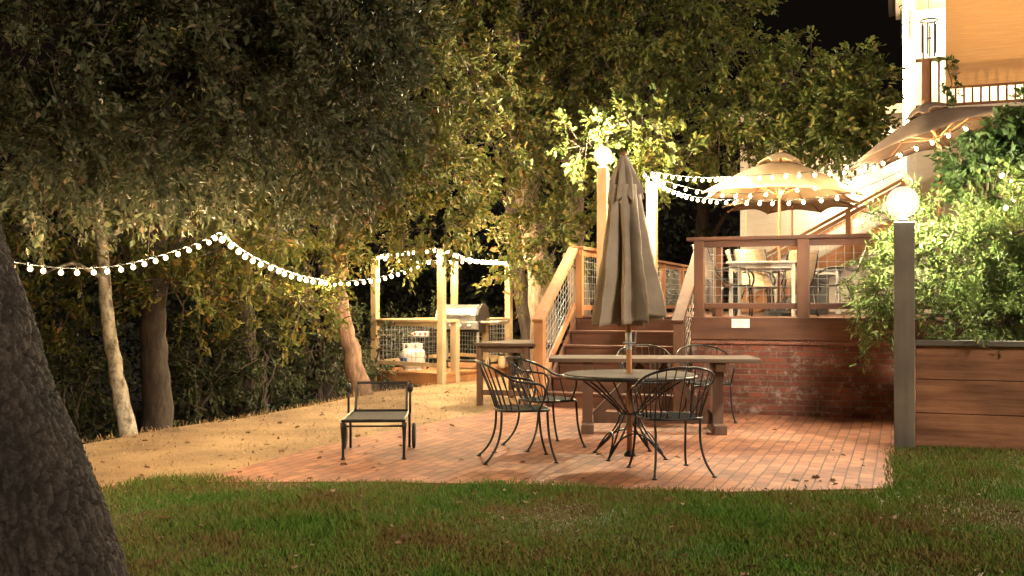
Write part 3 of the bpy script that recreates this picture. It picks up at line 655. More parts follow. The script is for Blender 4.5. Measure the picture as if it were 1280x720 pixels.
for a, mt in ((-4.33,M['cedar']),(-2.5,M['deck_z'])):
    m_ = MB(); post(m_, a, -.06, 0, 1.17, .13); m_.build('newel_post', mt, st, bevel=.006)
    MB().beam(F(a,-.16,1.13), F(a,1.45,2.16), .15,.045).build('handrail', mt, st, bevel=.005)
    MB().beam(F(a,-.0,1.13), F(a,1.42,2.05), .05,.075).build('handrail_board', mt, st, bevel=.004)
    MB().beam(F(a,.0,.38), F(a,1.44,1.33), .05,.09).build('lower_rail', mt, st, bevel=.004)
    wire(F(a+.0,.03), F(a,1.40), .46, 1.08, 12, 6, zz=.90).build('wire_panel', M['wire'], st)
pn = MB().box(F(-1.75,-.0485,1.115), (.215,.003,.108), ANG)
tag(pn.build('notice', M['paper']), 'blank white paper notice pinned to the deck fascia', 'notice')

# ------------------------------------------------------------------ tall posts with lamps
def glare_globe_lamp(name, label, loc, r, mat):
    t = thing(name, label, 'lamp', loc)
    x, y, z = loc
    MB().lathe([(.05,0),(.055,.02),(.04,.035),(.035,.06)], loc, 16).build('lamp_base', M['black'], t, smooth=True)
    g_ = MB().ball((x,y,z+.05+r*.92), r, 24, 14).build('globe', M['globe_glare'], t, smooth=True)  # globe sized to stand in for the floodlight's glare
    MB().ball((x,y,z+.05+r*.92), r*.62, 16, 10).build('light_source', mat, g_, smooth=True)
    return t
p = F(-4.05,2.0,0)
pt = MB().box((p.x,p.y,2.27), (.15,.15,2.2), ANG); tag(pt.build('lamp_post', M['pale'], bevel=.006), 'tall pale timber post beside the closed umbrella, lamp on top', 'post')
LAMP_A = (p.x, p.y, 3.37)
glare_globe_lamp('glare_globe_lamp', 'bright white lamp on the pale post above the stairs', LAMP_A, .14, M['flood_far'])
p2 = W(815,16,300)
tag(MB().box((p2.x,16,2.2), (.15,.15,2.06), ANG).build('string_post', M['pale'], bevel=.006), 'pale timber post where the deck string lights gather', 'post')
p3 = F(.11,-2.35,0)
tag(MB().box((p3.x,p3.y,1.06), (.185,.185,2.13), ANG).build('lamp_post', M['grey_wood'], bevel=.008), 'square grey painted post at the end of the planter', 'post')
LAMP_B = (p3.x-.02, p3.y-.01, 2.125)
glare_globe_lamp('glare_globe_lamp', 'bright white lamp on the grey post in front of the shrub', LAMP_B, .15, M['flood'])

# ------------------------------------------------------------------ timber planter with shrub
plt = thing('timber_planter', 'planter wall of three broad timber boards under a grey cap', 'planter', F(1.8,-2.2))
for k in range(3):
    MB().box(F(2.21,-2.33+.004*(k%2),.165+.317*k), (4.0,.07,.311), ANG).build('board', M['planter'], plt, bevel=.006)
MB().box(F(2.2,-2.33,.985), (4.02,.16,.052), ANG).build('cap', M['grey_cap'], plt, bevel=.005)
MB().box(F(.245,-1.1,.47), (.06,2.3,.93), ANG).build('side_board', M['planter'], plt)
MB().box(F(2.25,-1.13,.45), (3.93,2.2,.88), ANG).build('soil', M['soil'], plt)
def fl_(a,b,z,ra,rb,rz,n): return (tuple(F(a,b,z)), (ra,rb,rz), n)
sb = F(.9,-1.3,.9)
tree('light green narrow leaved shrub overflowing the planter beside the lamp', sb, [sb, F(.88,-1.32,1.4), F(.8,-1.35,1.9)], [.05,.04,.02],
     [([F(.9,-1.3,1.0), F(1.4,-1.4,1.6), F(1.7,-1.4,2.1)], .03,.008), ([F(.9,-1.3,1.0), F(.4,-1.5,1.5), F(-.1,-1.6,1.7)], .03,.008), ([F(.9,-1.3,1.0), F(.5,-1.0,1.7), F(.2,-.8,2.2)], .025,.008), ([F(.9,-1.3,1.1), F(.2,-1.5,1.2), F(-.35,-1.5,1.15)], .02,.006)],
     [fl_(.75,-1.5,1.75,.6,.6,.55,230), fl_(1.35,-1.6,1.55,.55,.55,.5,220), fl_(1.2,-1.5,2.05,.5,.5,.42,150), fl_(.15,-1.45,1.75,.40,.45,.45,105), fl_(-.10,-1.35,1.45,.32,.38,.32,55), fl_(.1,-1.4,2.2,.35,.35,.25,50), fl_(-.2,-1.4,1.12,.18,.22,.24,14), fl_(1.0,-1.85,1.2,.8,.40,.25,130), fl_(1.7,-1.5,1.9,.4,.5,.5,110), fl_(1.9,-1.7,1.4,.4,.45,.4,90)],
     M['leaf_shrub'], M['bark_dim'], .075, .28, 30, .30, 131, 'shrub', 'flowering_shrub', shell=.35, droop=.1, tw=.0035)
sb = F(1.95,-.75,.9)
tree('broad leaved dark green tree in the planter against the house glow', sb, [sb, F(1.7,-.75,1.8), F(1.4,-.75,2.5), F(1.2,-.8,3.1)], [.06,.05,.04,.015],
     [([F(1.5,-.75,2.3), F(1.0,-.8,2.5), F(.7,-.8,2.65)], .03,.008), ([F(1.4,-.75,2.5), F(1.7,-.9,3.0)], .03,.008)],
     [lobe(1222,11.2,203,36,28,70,.4), lobe(1262,11.3,190,38,28,80,.4), lobe(1278,11.1,215,42,36,90,.4), lobe(1308,11.3,150,34,36,50,.4), lobe(1238,11.0,236,45,18,50,.4), fl_(1.6,-.95,2.8,.4,.4,.5,70)],
     M['leaf_dark'], M['bark_dim'], .085, .6, 24, .30, 141, 'tree', 'garden_tree', tw=.004)

# ------------------------------------------------------------------ grill platform
GA = R(-28)
gu = Vector((math.cos(GA), math.sin(GA), 0))
PF = W(552,17.6,0); PF.z = 0
PL = W(469,18.6,0); PL.z = 0; PR = W(636,20.0,0); PR.z = 0; PB = W(568,21.6,0); PB.z = 0
gp = thing('grill_platform', 'small pine platform with four tall posts strung with lights', 'platform', PF)
GZ = .17
def pmid(a, b, t): return a.lerp(b, t)
MB().prism([tuple(p[:2]) for p in (PF+Vector((.02,-.06,0)), PR+Vector((.08,0,0)), PB, PL+Vector((-.08,0,0)))], .13, GZ).build('floor', M['orange_floor'], gp, fix=True)
for a_, b_ in ((PL,PF),(PF,PR),(PR,PB),(PB,PL)):
    MB().beam(a_+Vector((0,0,.04)), b_+Vector((0,0,.04)), .05, .18).build('fascia', M['orange_floor'], gp, bevel=.004)
for p_, zt in ((PF,2.28),(PL,2.2),(PR,2.17),(PB,2.24)):
    MB().box((p_.x,p_.y,(zt-1.2)/2+.0), (.118,.118,zt+1.2), GA).build('post', M['pale'], gp, bevel=.006)
def gate_rail(p, q, zt=1.06, zb=.31):
    MB().beam(p+Vector((0,0,zt)), q+Vector((0,0,zt)), .14, .045).build('top_rail', M['pale_x'], gp, bevel=.004)
    MB().beam(p+Vector((0,0,zt-.06)), q+Vector((0,0,zt-.06)), .04, .07).build('upper_rail', M['pale_x'], gp)
    MB().beam(p+Vector((0,0,zb)), q+Vector((0,0,zb)), .045, .07).build('bottom_rail', M['pale_x'], gp, bevel=.004)
    L_ = (q-p).length; wire(p, q, zb+.03, zt-.09, max(3,int(L_/.1)), 7, .004).build('wire_panel', M['wire'], gp)
gate_rail(PL, PF); gate_rail(PL, PB); gate_rail(PB, PR)
PS = pmid(PF,PR,.18); MB().box((PS.x,PS.y,.5), (.12,.12,1.14), GA).build('short_post', M['pale'], gp, bevel=.006)
PS2 = pmid(PF,PR,.62); MB().box((PS2.x,PS2.y,.6), (.10,.10,.9), GA).build('short_post', M['pale'], gp, bevel=.006)
gate_rail(PS2, PR)
MB().beam(PF+Vector((0,0,1.06)), PS+Vector((0,0,1.06)), .14,.045).build('top_rail', M['pale_x'], gp)
# barbecue
def W0(px, Y, z): v = W(px, Y, 0); v.z = z; return v
gc = W0(578,19.1,GZ)
gr = thing('barbecue_grill', 'steel barbecue with a pale hood and black hood end', 'barbecue', gc, R(-20))
gm = Matrix.Translation(gc) @ Matrix.Rotation(R(-20),4,'Z')
def L3(x,y,z): return gm @ Vector((x,y,z))
prof = [(-.26,.86),(-.26,.98),(-.20,1.10),(-.08,1.17),(.08,1.17),(.2,1.1),(.26,.98),(.26,.86)]
def hood(x0,x1,g=1.0):
    mb = MB(); n = len(prof); vs = [L3(x0,y*g,.86+(z-.86)*g) for y,z in prof]+[L3(x1,y*g,.86+(z-.86)*g) for y,z in prof]
    return mb.add(vs,[tuple(range(n)),tuple(range(2*n-1,n-1,-1))]+[(i,n+i,n+(i+1)%n,(i+1)%n) for i in range(n)])
hd = hood(-.36,.36).build('hood', M['steel'], gr, fix=True, bevel=.01)
hood(.362,.43,1.04).build('hood_end', M['black'], gr, fix=True, bevel=.01); hood(-.42,-.362,1.04).build('hood_end', M['white'], gr, fix=True, bevel=.01)
MB().tube([L3(-.28,-.31,1.0),L3(.28,-.31,1.0)], .014, 8).build('hood_handle', M['steel'], gr)
MB().box(gm@Vector((0,0,.76)), (.86,.5,.18), R(-20)).build('firebox', M['black'], gr, bevel=.01)
MB().box(gm@Vector((0,-.29,.79)), (.86,.07,.14), R(-20)).build('control_panel', M['steel'], gr, bevel=.008)
for k in range(4): MB().lathe([(.026,0),(.03,.01),(.024,.03)], L3(-.27+.18*k,-.325,.79), 12, axis=gm.to_3x3()@Vector((0,-1,0))).build('knob', M['white'], gr, smooth=True)
for s in (-1,1): MB().box(gm@Vector((s*.62,0,.85)), (.36,.45,.04), R(-20)).build('side_shelf', M['steel'], gr, bevel=.01)
for sx in (-.39,.39):
    for sy in (-.2,.2): MB().beam(L3(sx,sy,0), L3(sx,sy,.7), .04,.04).build('leg', M['steel'], gr)
MB().box(gm@Vector((0,0,.14)), (.84,.46,.03), R(-20)).build('bottom_shelf', M['black'], gr)
for sy in (-.2,.2): MB().lathe([(.03,-.02),(.09,-.02),(.1,0),(.09,.02),(.03,.02)], L3(.43,sy,.1), 16, axis=gm.to_3x3()@Vector((1,0,0))).build('wheel', M['rubber'], gr, smooth=True)
# propane cylinders
def tank(loc, label):
    t = thing('propane_cylinder', label, 'gas cylinder', loc, 0, 'white gas cylinders on the platform'); x,y,z = loc
    MB().lathe([(.10,.02),(.145,.06),(.155,.10),(.155,.28),(.145,.33),(.10,.375),(.05,.39)], loc, 20).build('tank', M['white'], t, smooth=True)
    MB().lathe([(.11,0),(.11,.05),(.1,.05),(.1,0)], loc, 20).build('foot_ring', M['white'], t)
    cm = MB()
    for k in range(3):
        pts = [(x+.105*math.cos(a), y+.105*math.sin(a)) for a in np.linspace(k*2.09+.3, k*2.09+1.7, 7)]
        for (xa,ya),(xb,yb) in zip(pts,pts[1:]): cm.beam((xa,ya,z+.41),(xb,yb,z+.41),.006,.11)
    cm.tube([(x+.105*math.cos(a), y+.105*math.sin(a), z+.465) for a in np.linspace(0,6.283,20)], .009, 6)
    cm.build('collar', M['white'], t)
    MB().lathe([(.02,0),(.02,.05),(.035,.05),(.035,.07)], (x,y,z+.38), 10).build('valve', M['brass'], t)
    return t
ta = W0(511,18.55,GZ); tank(tuple(ta), 'white gas cylinder with a blue sticker under the small stove')
tank(tuple(W0(521,18.7,GZ)), 'plain white gas cylinder nearest the barbecue')
sk = MB()
pts = [(ta.x+.158*math.cos(a), ta.y+.158*math.sin(a)) for a in np.linspace(3.6,4.6,7)]
for (xa,ya),(xb,yb) in zip(pts,pts[1:]): sk.beam((xa,ya,ta.z+.18),(xb,yb,ta.z+.18),.002,.09)
tk = bpy.data.objects['propane_cylinder']
sk.build('blue_sticker', M['blue'], tk)
# camp stove on a stand
sc = W0(523,19.0,GZ)
cs = thing('camp_stove', 'white camp stove with red knobs on a thin stand', 'stove', sc)
MB().box((sc.x,sc.y,sc.z+.64), (.38,.3,.10)).build('stove_body', M['white'], cs, bevel=.01)
for k in range(4): MB().lathe([(.022,0),(.026,.01),(.018,.03)], (sc.x-.14+.093*k, sc.y-.15, sc.z+.64), 12, axis=(0,-1,0)).build('knob', M['red'], cs)
MB().box((sc.x,sc.y,sc.z+.70), (.36,.27,.015)).build('grate', M['black'], cs)
for sx in (-.17,.17):
    for sy in (-.12,.12): MB().tube([(sc.x+sx,sc.y+sy,sc.z),(sc.x+sx,sc.y+sy,sc.z+.6)], .012, 6).build('leg', M['black'], cs)
sp = L3(-.12,-.12,.155)
t = thing('spray_bottle', 'white spray bottle on the bottom shelf of the barbecue', 'bottle', sp)
MB().lathe([(.045,0),(.048,.02),(.048,.14),(.02,.19),(.016,.22)], sp, 14).build('bottle_body', M['white'], t, smooth=True)
MB().box(sp+Vector((-.015,0,.245)), (.075,.03,.045)).build('spray_head', M['white'], t, bevel=.006)
jl = W0(627,19.3,GZ)
t = thing('lantern', 'small tan lantern on the platform edge by the entry', 'lantern', jl)
MB().lathe([(.06,0),(.07,.02),(.07,.16),(.05,.2),(.05,.22)], jl, 16).build('lantern_body', M['sling'], t, smooth=True)
MB().lathe([(.055,.22),(.055,.25),(.02,.27)], jl, 16).build('lantern_cap', M['brass'], t)
MB().tube([jl+Vector((.06*math.cos(a),0,.25+.09*math.sin(a))) for a in np.linspace(0,3.14,9)], .004, 5).build('handle', M['brass'], t)

# ------------------------------------------------------------------ work table beside the stairs
wt = thing('work_table', 'plain timber work table with grey legs beside the stair newel', 'table', F(-5.05,.6))
wtop = MB()
for k in range(7): wtop.box(F(-4.80,-.08+.2*k,.815), (.86,.192,.04), ANG)
wtop.build('tabletop', M['table_wood'], wt, bevel=.005)
for a in (-5.16,-4.50):
    for b in (-.1,1.1): MB().box(F(a,b,.395), (.07,.07,.79), ANG).build('leg', M['table_leg'], wt, bevel=.005)
for b in (-.1,1.1):
    MB().box(F(-4.83,b,.18), (.58,.045,.07), ANG).build('stretcher', M['table_leg'], wt, bevel=.004)
    MB().box(F(-4.83,b,.75), (.58,.045,.08), ANG).build('apron', M['table_wood'], wt, bevel=.004)

# ------------------------------------------------------------------ picnic table
pc = W0(815,11.0,0); PA = R(-4)
pm = Matrix.Translation(pc) @ Matrix.Rotation(PA,4,'Z')
pt_ = thing('picnic_table', 'long weathered trestle table in front of the steps', 'table', pc, PA)
def Q(x,y,z): return pm @ Vector((x,y,z))
pr = pm.to_3x3()
for k in range(5): MB().box(Q(.0+.01*(k%2),-.30+.15*k,.77), (2.16,.143,.042), rot=pr).build('tabletop_plank', M['table_wood'], pt_, bevel=.006)
for s in (-1,1):
    MB().box(Q(s*.68,0,.70), (.10,.66,.09), rot=pr).build('crossbar', M['table_leg'], pt_, bevel=.006)
    MB().box(Q(s*.68,0,.37), (.11,.17,.56), rot=pr).build('leg', M['table_leg'], pt_, bevel=.006)
    MB().box(Q(s*.68,0,.05), (.13,.62,.10), rot=pr).build('foot', M['table_leg'], pt_, bevel=.008)
    MB().beam(Q(s*.60,.02,.16), Q(s*.10,.02,.70), .08,.09).build('brace', M['table_leg'], pt_, bevel=.005)
MB().beam(Q(-.62,0,.15), Q(.62,0,.15), .06,.12).build('stretcher', M['table_leg'], pt_, bevel=.005)

# ------------------------------------------------------------------ wrought iron chairs
def bez(pts, n=14):
    out = []
    for i in range(n+1):
        t = i/n; q = [Vector(p) for p in pts]
        while len(q) > 1: q = [a.lerp(b,t) for a,b in zip(q,q[1:])]
        out.append(q[0])
    return out
def iron_chair():
    t = thing('iron_chair', 'x', 'chair', (0,0,0), 0, 'wrought iron chairs on the patio')
    sp = []                                                  # seat outline, rounded
    for k in range(32):
        a = 2*math.pi*k/32; c, s = math.cos(a), math.sin(a)
        sp.append((.235*math.copysign(abs(c)**.55,c), .225*math.copysign(abs(s)**.55,s)))
    MB().prism(sp, .435, .447).build('seat', M['iron_seat'], t)
    MB().tube([(x*1.01,y*1.01,.441) for x,y in sp]+[(sp[0][0]*1.01,sp[0][1]*1.01,.441)], .011, 8).build('seat_rim', M['iron'], t, smooth=True)
    def hoop(u):                                             # u 0..1 from one arm tip over the back to the other
        a = math.pi*(u*1.34-.17)
        x = .315*math.cos(a); s = math.sin(a)
        y = -.12-.27*s if s > 0 else -.12-.44*s
        z = .70+.155*max(0,s)**.8 if s > 0 else .70+.06*s
        return Vector((x,y,z))
    tip0, tip1 = hoop(0), hoop(1)
    hp = [hoop(i/36) for i in range(37)]
    e0 = bez([Vector((.245,.11,.44)), Vector((.25,.17,.56)), tip0+Vector((0,.09,-.02)), tip0], 8)
    e1 = bez([tip1, tip1+Vector((0,.09,-.02)), Vector((-.25,.17,.56)), Vector((-.245,.11,.44))], 8)
    MB().tube(e0[:-1]+hp+e1[1:], .0105, 8).build('back_hoop', M['iron'], t, smooth=True)
    for i in range(15):
        u = .09+.82*i/14; a = math.pi*(u*1.34-.17); top = hoop(u)
        c, s = math.cos(a), -math.sin(a)
        bt = Vector((.232*math.copysign(abs(c)**.6,c), .222*math.copysign(abs(s)**.6,s), .44))
        MB().tube(bez([bt, bt.lerp(top,.35)+Vector((-c*.012,-s*.02,0)), top],6), .0052, 6).build('spindle', M['iron'], t, smooth=True)
    for sx in (-1,1):
        MB().tube(bez([(sx*.215,.19,.44),(sx*.222,.19,.25),(sx*.215,.215,.12),(sx*.25,.26,.008)],12), .0105, 8).lathe([(.022,0),(.022,.008),(.012,.014)], (sx*.25,.26,0), 10).build('leg', M['iron'], t, smooth=True)
        MB().tube(bez([(sx*.19,-.20,.44),(sx*.17,-.19,.22),(sx*.20,-.24,.10),(sx*.245,-.345,.008)],12), .0105, 8).lathe([(.022,0),(.022,.008),(.012,.014)], (sx*.245,-.345,0), 10).build('leg', M['iron'], t, smooth=True)
    return t
ch = iron_chair()
spots = [(W0(652,9.0,.006), R(-82), 'iron barrel chair turned side on at the outer side of the round table'),
         (W0(684,9.85,.006), R(-62), 'iron barrel chair behind the side-on one, its back to the straw bank'),
         (W0(836,8.35,.006), R(12), 'iron barrel chair drawn up to the round table, back to the lawn'),
         (W0(806,12.05,.006), R(178), 'iron barrel chair behind the trestle table, half hidden by the umbrella pole'),
         (W0(884,11.95,.006), R(186), 'iron barrel chair behind the trestle table end, against the brick wall')]
for i, (l_, a_, lab) in enumerate(spots):
    c_ = ch if i == 0 else dup(ch, l_, a_, lab)
    if i == 0: fill_kids(ch); c_['label'] = lab
for c_, (l_, a_, lab) in zip([ch], spots): c_.location = l_; c_.rotation_euler = (0,0,a_)

# round table
rc = W0(787,9.2,.006)
rt = thing('round_table', 'round pale topped iron table with an umbrella through it', 'table', rc)
M['table_top'] = noise_mat('weathered pale tabletop', (.042,.035,.029), (.115,.094,.077), .95, 9, .15, vscale=(.3,2,1), spec=.08)
MB().lathe([(.03,.70),(.56,.70),(.585,.708),(.585,.722),(.575,.73),(.03,.73)], rc, 56).build('tabletop', M['table_top'], rt)
MB().lathe([(.575,.692),(.595,.70),(.597,.715),(.588,.722),(.580,.70)], rc, 56).build('table_rim', M['iron'], rt, smooth=True)
for k in range(4):
    a0 = R(45+90*k+8)
    lm = MB()
    for da in (-.16,.16):
        a1 = a0+da
        top = rc+Vector((.50*math.cos(a0+da*1.6), .50*math.sin(a0+da*1.6), .70))
        midp = rc+Vector((.085*math.cos(a1+da*2), .085*math.sin(a1+da*2), .38))
        bot = rc+Vector((.36*math.cos(a0), .36*math.sin(a0), .01))
        lm.tube(bez([top, rc+Vector((.2*math.cos(a1),.2*math.sin(a1),.50)), midp],8), .008, 6)
        lm.tube(bez([midp, midp+Vector((0,0,-.12)), bot],8), .0085, 6)
    lm.lathe([(.022,0),(.022,.008),(.012,.012)], rc+Vector((.36*math.cos(a0), .36*math.sin(a0), 0)), 10)
    lm.build('leg', M['iron'], rt, smooth=True)
    b0 = rc+Vector((.33*math.cos(a0), .33*math.sin(a0), .05)); b1 = rc+Vector((.33*math.cos(a0+math.pi/2), .33*math.sin(a0+math.pi/2), .05))
    MB().tube(bez([b0, (b0+b1)/2-((b0+b1)/2-rc)*.6+Vector((0,0,.36)), b1],14), .008, 6).build('stretcher', M['iron'], rt, smooth=True)
MB().tube([rc+Vector((.085*math.cos(a),.085*math.sin(a),.38)) for a in np.linspace(0,6.283,20)], .009, 6).build('ring', M['iron'], rt)
# closed umbrella through the table
um = thing('closed_umbrella', 'closed taupe canvas umbrella standing through the round table', 'umbrella', rc)
lean = Vector((-.052,.0,2.69))
def pole_at(z): return rc + Vector((lean.x*max(0,z-.7)/2.0, 0, z))
MB().tube([pole_at(z) for z in (0,.5,.95,1.0)], .024, 14).build('pole', M['pole_wood'], um, smooth=True)
MB().tube([pole_at(z) for z in (1.0,1.5,2.2,2.62)], .021, 14).build('upper_pole', M['pole_wood'], um, smooth=True)
MB().tube([pole_at(.94),pole_at(1.09)], .029, 14).build('joint_sleeve', M['steel'], um)
cr = pole_at(1.0)
MB().tube([cr+Vector((-.05,-.02,0)), cr+Vector((.055,-.02,0))], .010, 8).tube([cr+Vector((.055,-.02,0)), cr+Vector((.06,-.03,.10)), cr+Vector((.085,-.035,.105))], .007, 6).build('crank', M['steel'], um)
rgu = np.random.default_rng(5)
def folded(z0, z1, prof, amp, nf, seed, hem):
    """pleated closed cloth; prof = radius against height"""
    rg = np.random.default_rng(seed); n = 144; m_ = 40; mb = MB(); vs = []
    ph = rg.random(nf)*.5; am = rg.uniform(.6,1.25,nf); sw = rg.uniform(-.12,.12,nf)
    for i in range(m_+1):
        t = i/m_; z = z1+(z0-z1)*t; r = np.interp(t, [p_[0] for p_ in prof], [p_[1] for p_ in prof])
        for j in range(n):
            a = 2*math.pi*j/n; f = (a/(2*math.pi)*nf) % nf; k = int(f) % nf; x = f-int(f)
            w_ = am[k]*(1-x)+am[(k+1)%nf]*x
            s = abs(math.sin(math.pi*(x+sw[k]*math.sin(math.pi*x)*t)))**.8
            rr = r*(1 - amp*w_*(min(1,t*2.2+.15))*(1-s)) * (1+.05*math.sin(3*a+1.3)+.04*math.sin(5*a+t*2))
            aa = a + .10*math.sin(math.pi*2*x)*t + .05*math.sin(t*5+k)
            rr *= 1+.16*t*mnoise.noise(Vector((math.cos(aa)*2.2+seed,math.sin(aa)*2.2,z*2.4)))+.05*mnoise.noise(Vector((math.cos(aa)*6,math.sin(aa)*6,z*7+seed)))
            zz = z + (hem*(s-.6)*w_*t**6)+ .045*t**5*mnoise.noise(Vector((math.cos(aa)*2.6,math.sin(aa)*2.6,seed))) + .075*t**4*max(0,math.cos(a+.35))**3
            c = pole_at(z); vs.append((c.x+rr*math.cos(aa)*1.0, c.y+rr*math.sin(aa)*.9, zz))
    fs = [(i*n+j,(i+1)*n+j,(i+1)*n+(j+1)%n,i*n+(j+1)%n) for i in range(m_) for j in range(n)]
    mb.add(vs, fs); return mb
cn = folded(1.17, 2.40, [(0,.135),(.15,.16),(.5,.24),(.8,.315),(1,.345)], .78, 9, 8, -.05).build('canopy', M['canvas_taupe'], um, smooth=True)
cn.modifiers.new('thick','SOLIDIFY').thickness = .004
vt = folded(2.27, 2.66, [(0,.028),(.12,.055),(.45,.12),(1,.185)], .42, 8, 3, -.05).build('vent', M['canvas_taupe'], um, smooth=True)
vt.modifiers.new('thick','SOLIDIFY').thickness = .004
MB().ball(pole_at(2.67), .03, 12, 8).build('finial', M['pole_wood'], um, smooth=True)
MB().lathe([(.05,0.0),(.05,.02),(.03,.05)], rc, 24).build('stand', M['iron'], um, smooth=True)

# chaise
cl = W0(472,9.45,.006)
cz = thing('chaise_lounge', 'low dark iron lounge chair with woven sling and wheels', 'lounge chair', cl, R(3))
cm_ = Matrix.Translation(cl) @ Matrix.Rotation(R(3),4,'Z')
def K(x,y,z): return cm_ @ Vector((x,y,z))
MB().add([K(x,y,z) for x,y,z in ((-.25,-.47,.335),(.25,-.47,.335),(.25,.42,.325),(-.25,.42,.325),(-.25,-.47,.327),(.25,-.47,.327),(.25,.42,.317),(-.25,.42,.317))], ((0,1,2,3),(7,6,5,4),(0,4,5,1),(1,5,6,2),(2,6,7,3),(3,7,4,0))).build('seat', M['mesh_sling'], cz)
MB().tube([K(*p) for p in ((-.265,.44,.33),(-.265,-.48,.335),(.265,-.48,.335),(.265,.44,.33),(-.265,.44,.33))], .014, 8).tube([K(-.265,-.48,.29),K(.265,-.48,.29)], .009, 6).build('seat_frame', M['iron'], cz)
bk = bez([(0,.42,.34),(0,.50,.45),(0,.60,.585)],6)
m1, m2, m3 = nt('see-through woven mesh')[0], None, None
N, L = m1.node_tree.nodes, m1.node_tree.links; P = N['Principled BSDF']; P.inputs['Base Color'].default_value = (.025,.02,.016,1); P.inputs['Alpha'].default_value = .27; P.inputs['Roughness'].default_value = .7
mb = MB()
for x in (-.235,.235):
    for p_ in bk: mb.v.append(tuple(K(x,p_.y,p_.z)))
nb = len(bk); mb.f = [(i,i+1,nb+i+1,nb+i) for i in range(nb-1)]
sl = mb.build('back_sling', m1, cz); sl.modifiers.new('thick','SOLIDIFY').thickness = .004
MB().tube([K(-.24,p_.y,p_.z) for p_ in bk]+[K(.24,p_.y,p_.z) for p_ in bk[::-1]], .013, 8).build('back_frame', M['iron'], cz)
for s in (-1,1):
    MB().tube(bez([K(s*.265,-.46,.32),K(s*.265,-.46,.2),K(s*.262,-.45,.1),K(s*.262,-.46,.0)],8), [.022,.02,.017,.015,.013,.012,.012,.012,.014], 8).lathe([(.02,0),(.02,.012),(.012,.02)], K(s*.262,-.46,0), 10).build('leg', M['iron'], cz, smooth=True)
    MB().tube([K(s*.275,.30,.33),K(s*.275,.30,.0)], .012, 8).build('leg', M['iron'], cz)
    MB().tube([K(s*.285,.22,.33),K(s*.285,.22,.60)], .011, 8).lathe([(.012,0),(.026,.02),(.026,.07),(.012,.09)], K(s*.285,.22,.52), 10).ball(K(s*.285,.22,.63), .012, 8, 6).build('arm_post', M['iron'], cz, smooth=True)
    whl = MB().lathe([(.02,-.012),(.10,-.016),(.118,-.01),(.118,.01),(.10,.016),(.02,.012)], K(s*.32,.22,.12), 24, axis=cm_.to_3x3()@Vector((1,0,0))).build('wheel', M['rubber'], cz, smooth=True)

# ------------------------------------------------------------------ furniture on the deck
FZ = 1.18
def market_umbrella(name, label, base, rad, zr, zt, mat, tilt=(0,0), rot=0, hang=.0, group='open umbrellas on the deck'):
    t = thing(name, label, 'umbrella', base, 0, group)
    bx_, by_, bz = base; H_ = zt-bz
    q = Matrix.Rotation(tilt[0],3,'Y') @ Matrix.Rotation(tilt[1],3,'X')
    piv = Vector((bx_,by_,zr-.1))
    def tp(v): return piv + q @ (Vector(v)-piv)
    MB().tube([(bx_,by_,bz),(bx_,by_,zr-.1),tp((bx_,by_,zt-.04))], .02, 10).build('pole', M['pole_wood'], t, smooth=True)
    n = 8; K_ = 6; NS = 10
    def canopy(r0, r1, z0, z1, sag):
        vs = []; fs = []
        rows = 9
        for i in range(rows):
            u = i/(rows-1); r = r0+(r1-r0)*u; z = z0+(z1-z0)*(u**1.25)
            for k in range(n*K_):
                f = (k % K_)/K_; w_ = math.cos(math.pi/n)/math.cos((f-.5)*2*math.pi/n)
                a = rot+2*math.pi*k/(n*K_)
                dip = sag*math.sin(math.pi*f)*u
                vs.append(tp((bx_+r*w_*(1-dip*.35)*math.cos(a), by_+r*w_*(1-dip*.35)*math.sin(a), z+dip*.10)))
        m_ = n*K_
        fs = [(i*m_+k,(i+1)*m_+k,(i+1)*m_+(k+1)%m_,i*m_+(k+1)%m_) for i in range(rows-1) for k in range(m_)]
        return MB().add(vs, fs)
    c1 = canopy(.16, rad, zt-.15, zr, .5).build('canopy', mat, t, smooth=True); c1.modifiers.new('thick','SOLIDIFY').thickness = .004
    c2 = canopy(.02, .36, zt, zt-.17, .6).build('vent', mat, t, smooth=True); c2.modifiers.new('thick','SOLIDIFY').thickness = .004
    hubz = zr+.02
    for k in range(n):
        a = rot+2*math.pi*k/n; d = Vector((math.cos(a),math.sin(a),0))
        p = [Vector((bx_,by_,0))+d*r_+Vector((0,0,z_)) for r_,z_ in ((.05,zt-.16),(rad*.5,zt-.15+(zr-zt+.15)*(.5**1.25)-.015),(rad*.99,zr-.012))]
        rb = MB().tube([tp(x) for x in p], .009, 5).build('rib', M['pole_wood'], t)
        MB().tube([tp((bx_,by_,hubz)), tp(p[1])], .007, 5).build('strut', M['pole_wood'], rb)
    MB().tube([tp((bx_,by_,hubz-.03)),tp((bx_,by_,hubz+.03))], .035, 10).build('hub', M['pole_wood'], t)
    MB().ball(tp((bx_,by_,zt+.02)), .03, 10, 6).build('finial', M['pole_wood'], t)
    MB().lathe([(.22,0),(.22,.05),(.06,.08),(.04,.2)], base, 20).build('stand', M['black'], t)
    return t
u1 = W0(974,14.7,FZ); market_umbrella('patio_umbrella', 'tan open umbrella over the nearer deck table, larger of the overlapping two', tuple(u1), 1.17, 2.86, 3.49, M['canvas_tan'], rot=.2, tilt=(R(2),0))
u2 = W0(990,17.6,FZ); market_umbrella('patio_umbrella', 'tan open umbrella behind the larger tan one, lower in view', tuple(u2), 1.22, 2.98, 3.5, M['canvas_tan'], rot=.1)
u3 = W0(1174,13.2,FZ); market_umbrella('patio_umbrella', 'tilted brown umbrella high above the shrub and lamp', tuple(u3), 1.2, 3.42, 3.93, M['canvas_brown'], tilt=(R(-16),R(-5)), rot=.3)
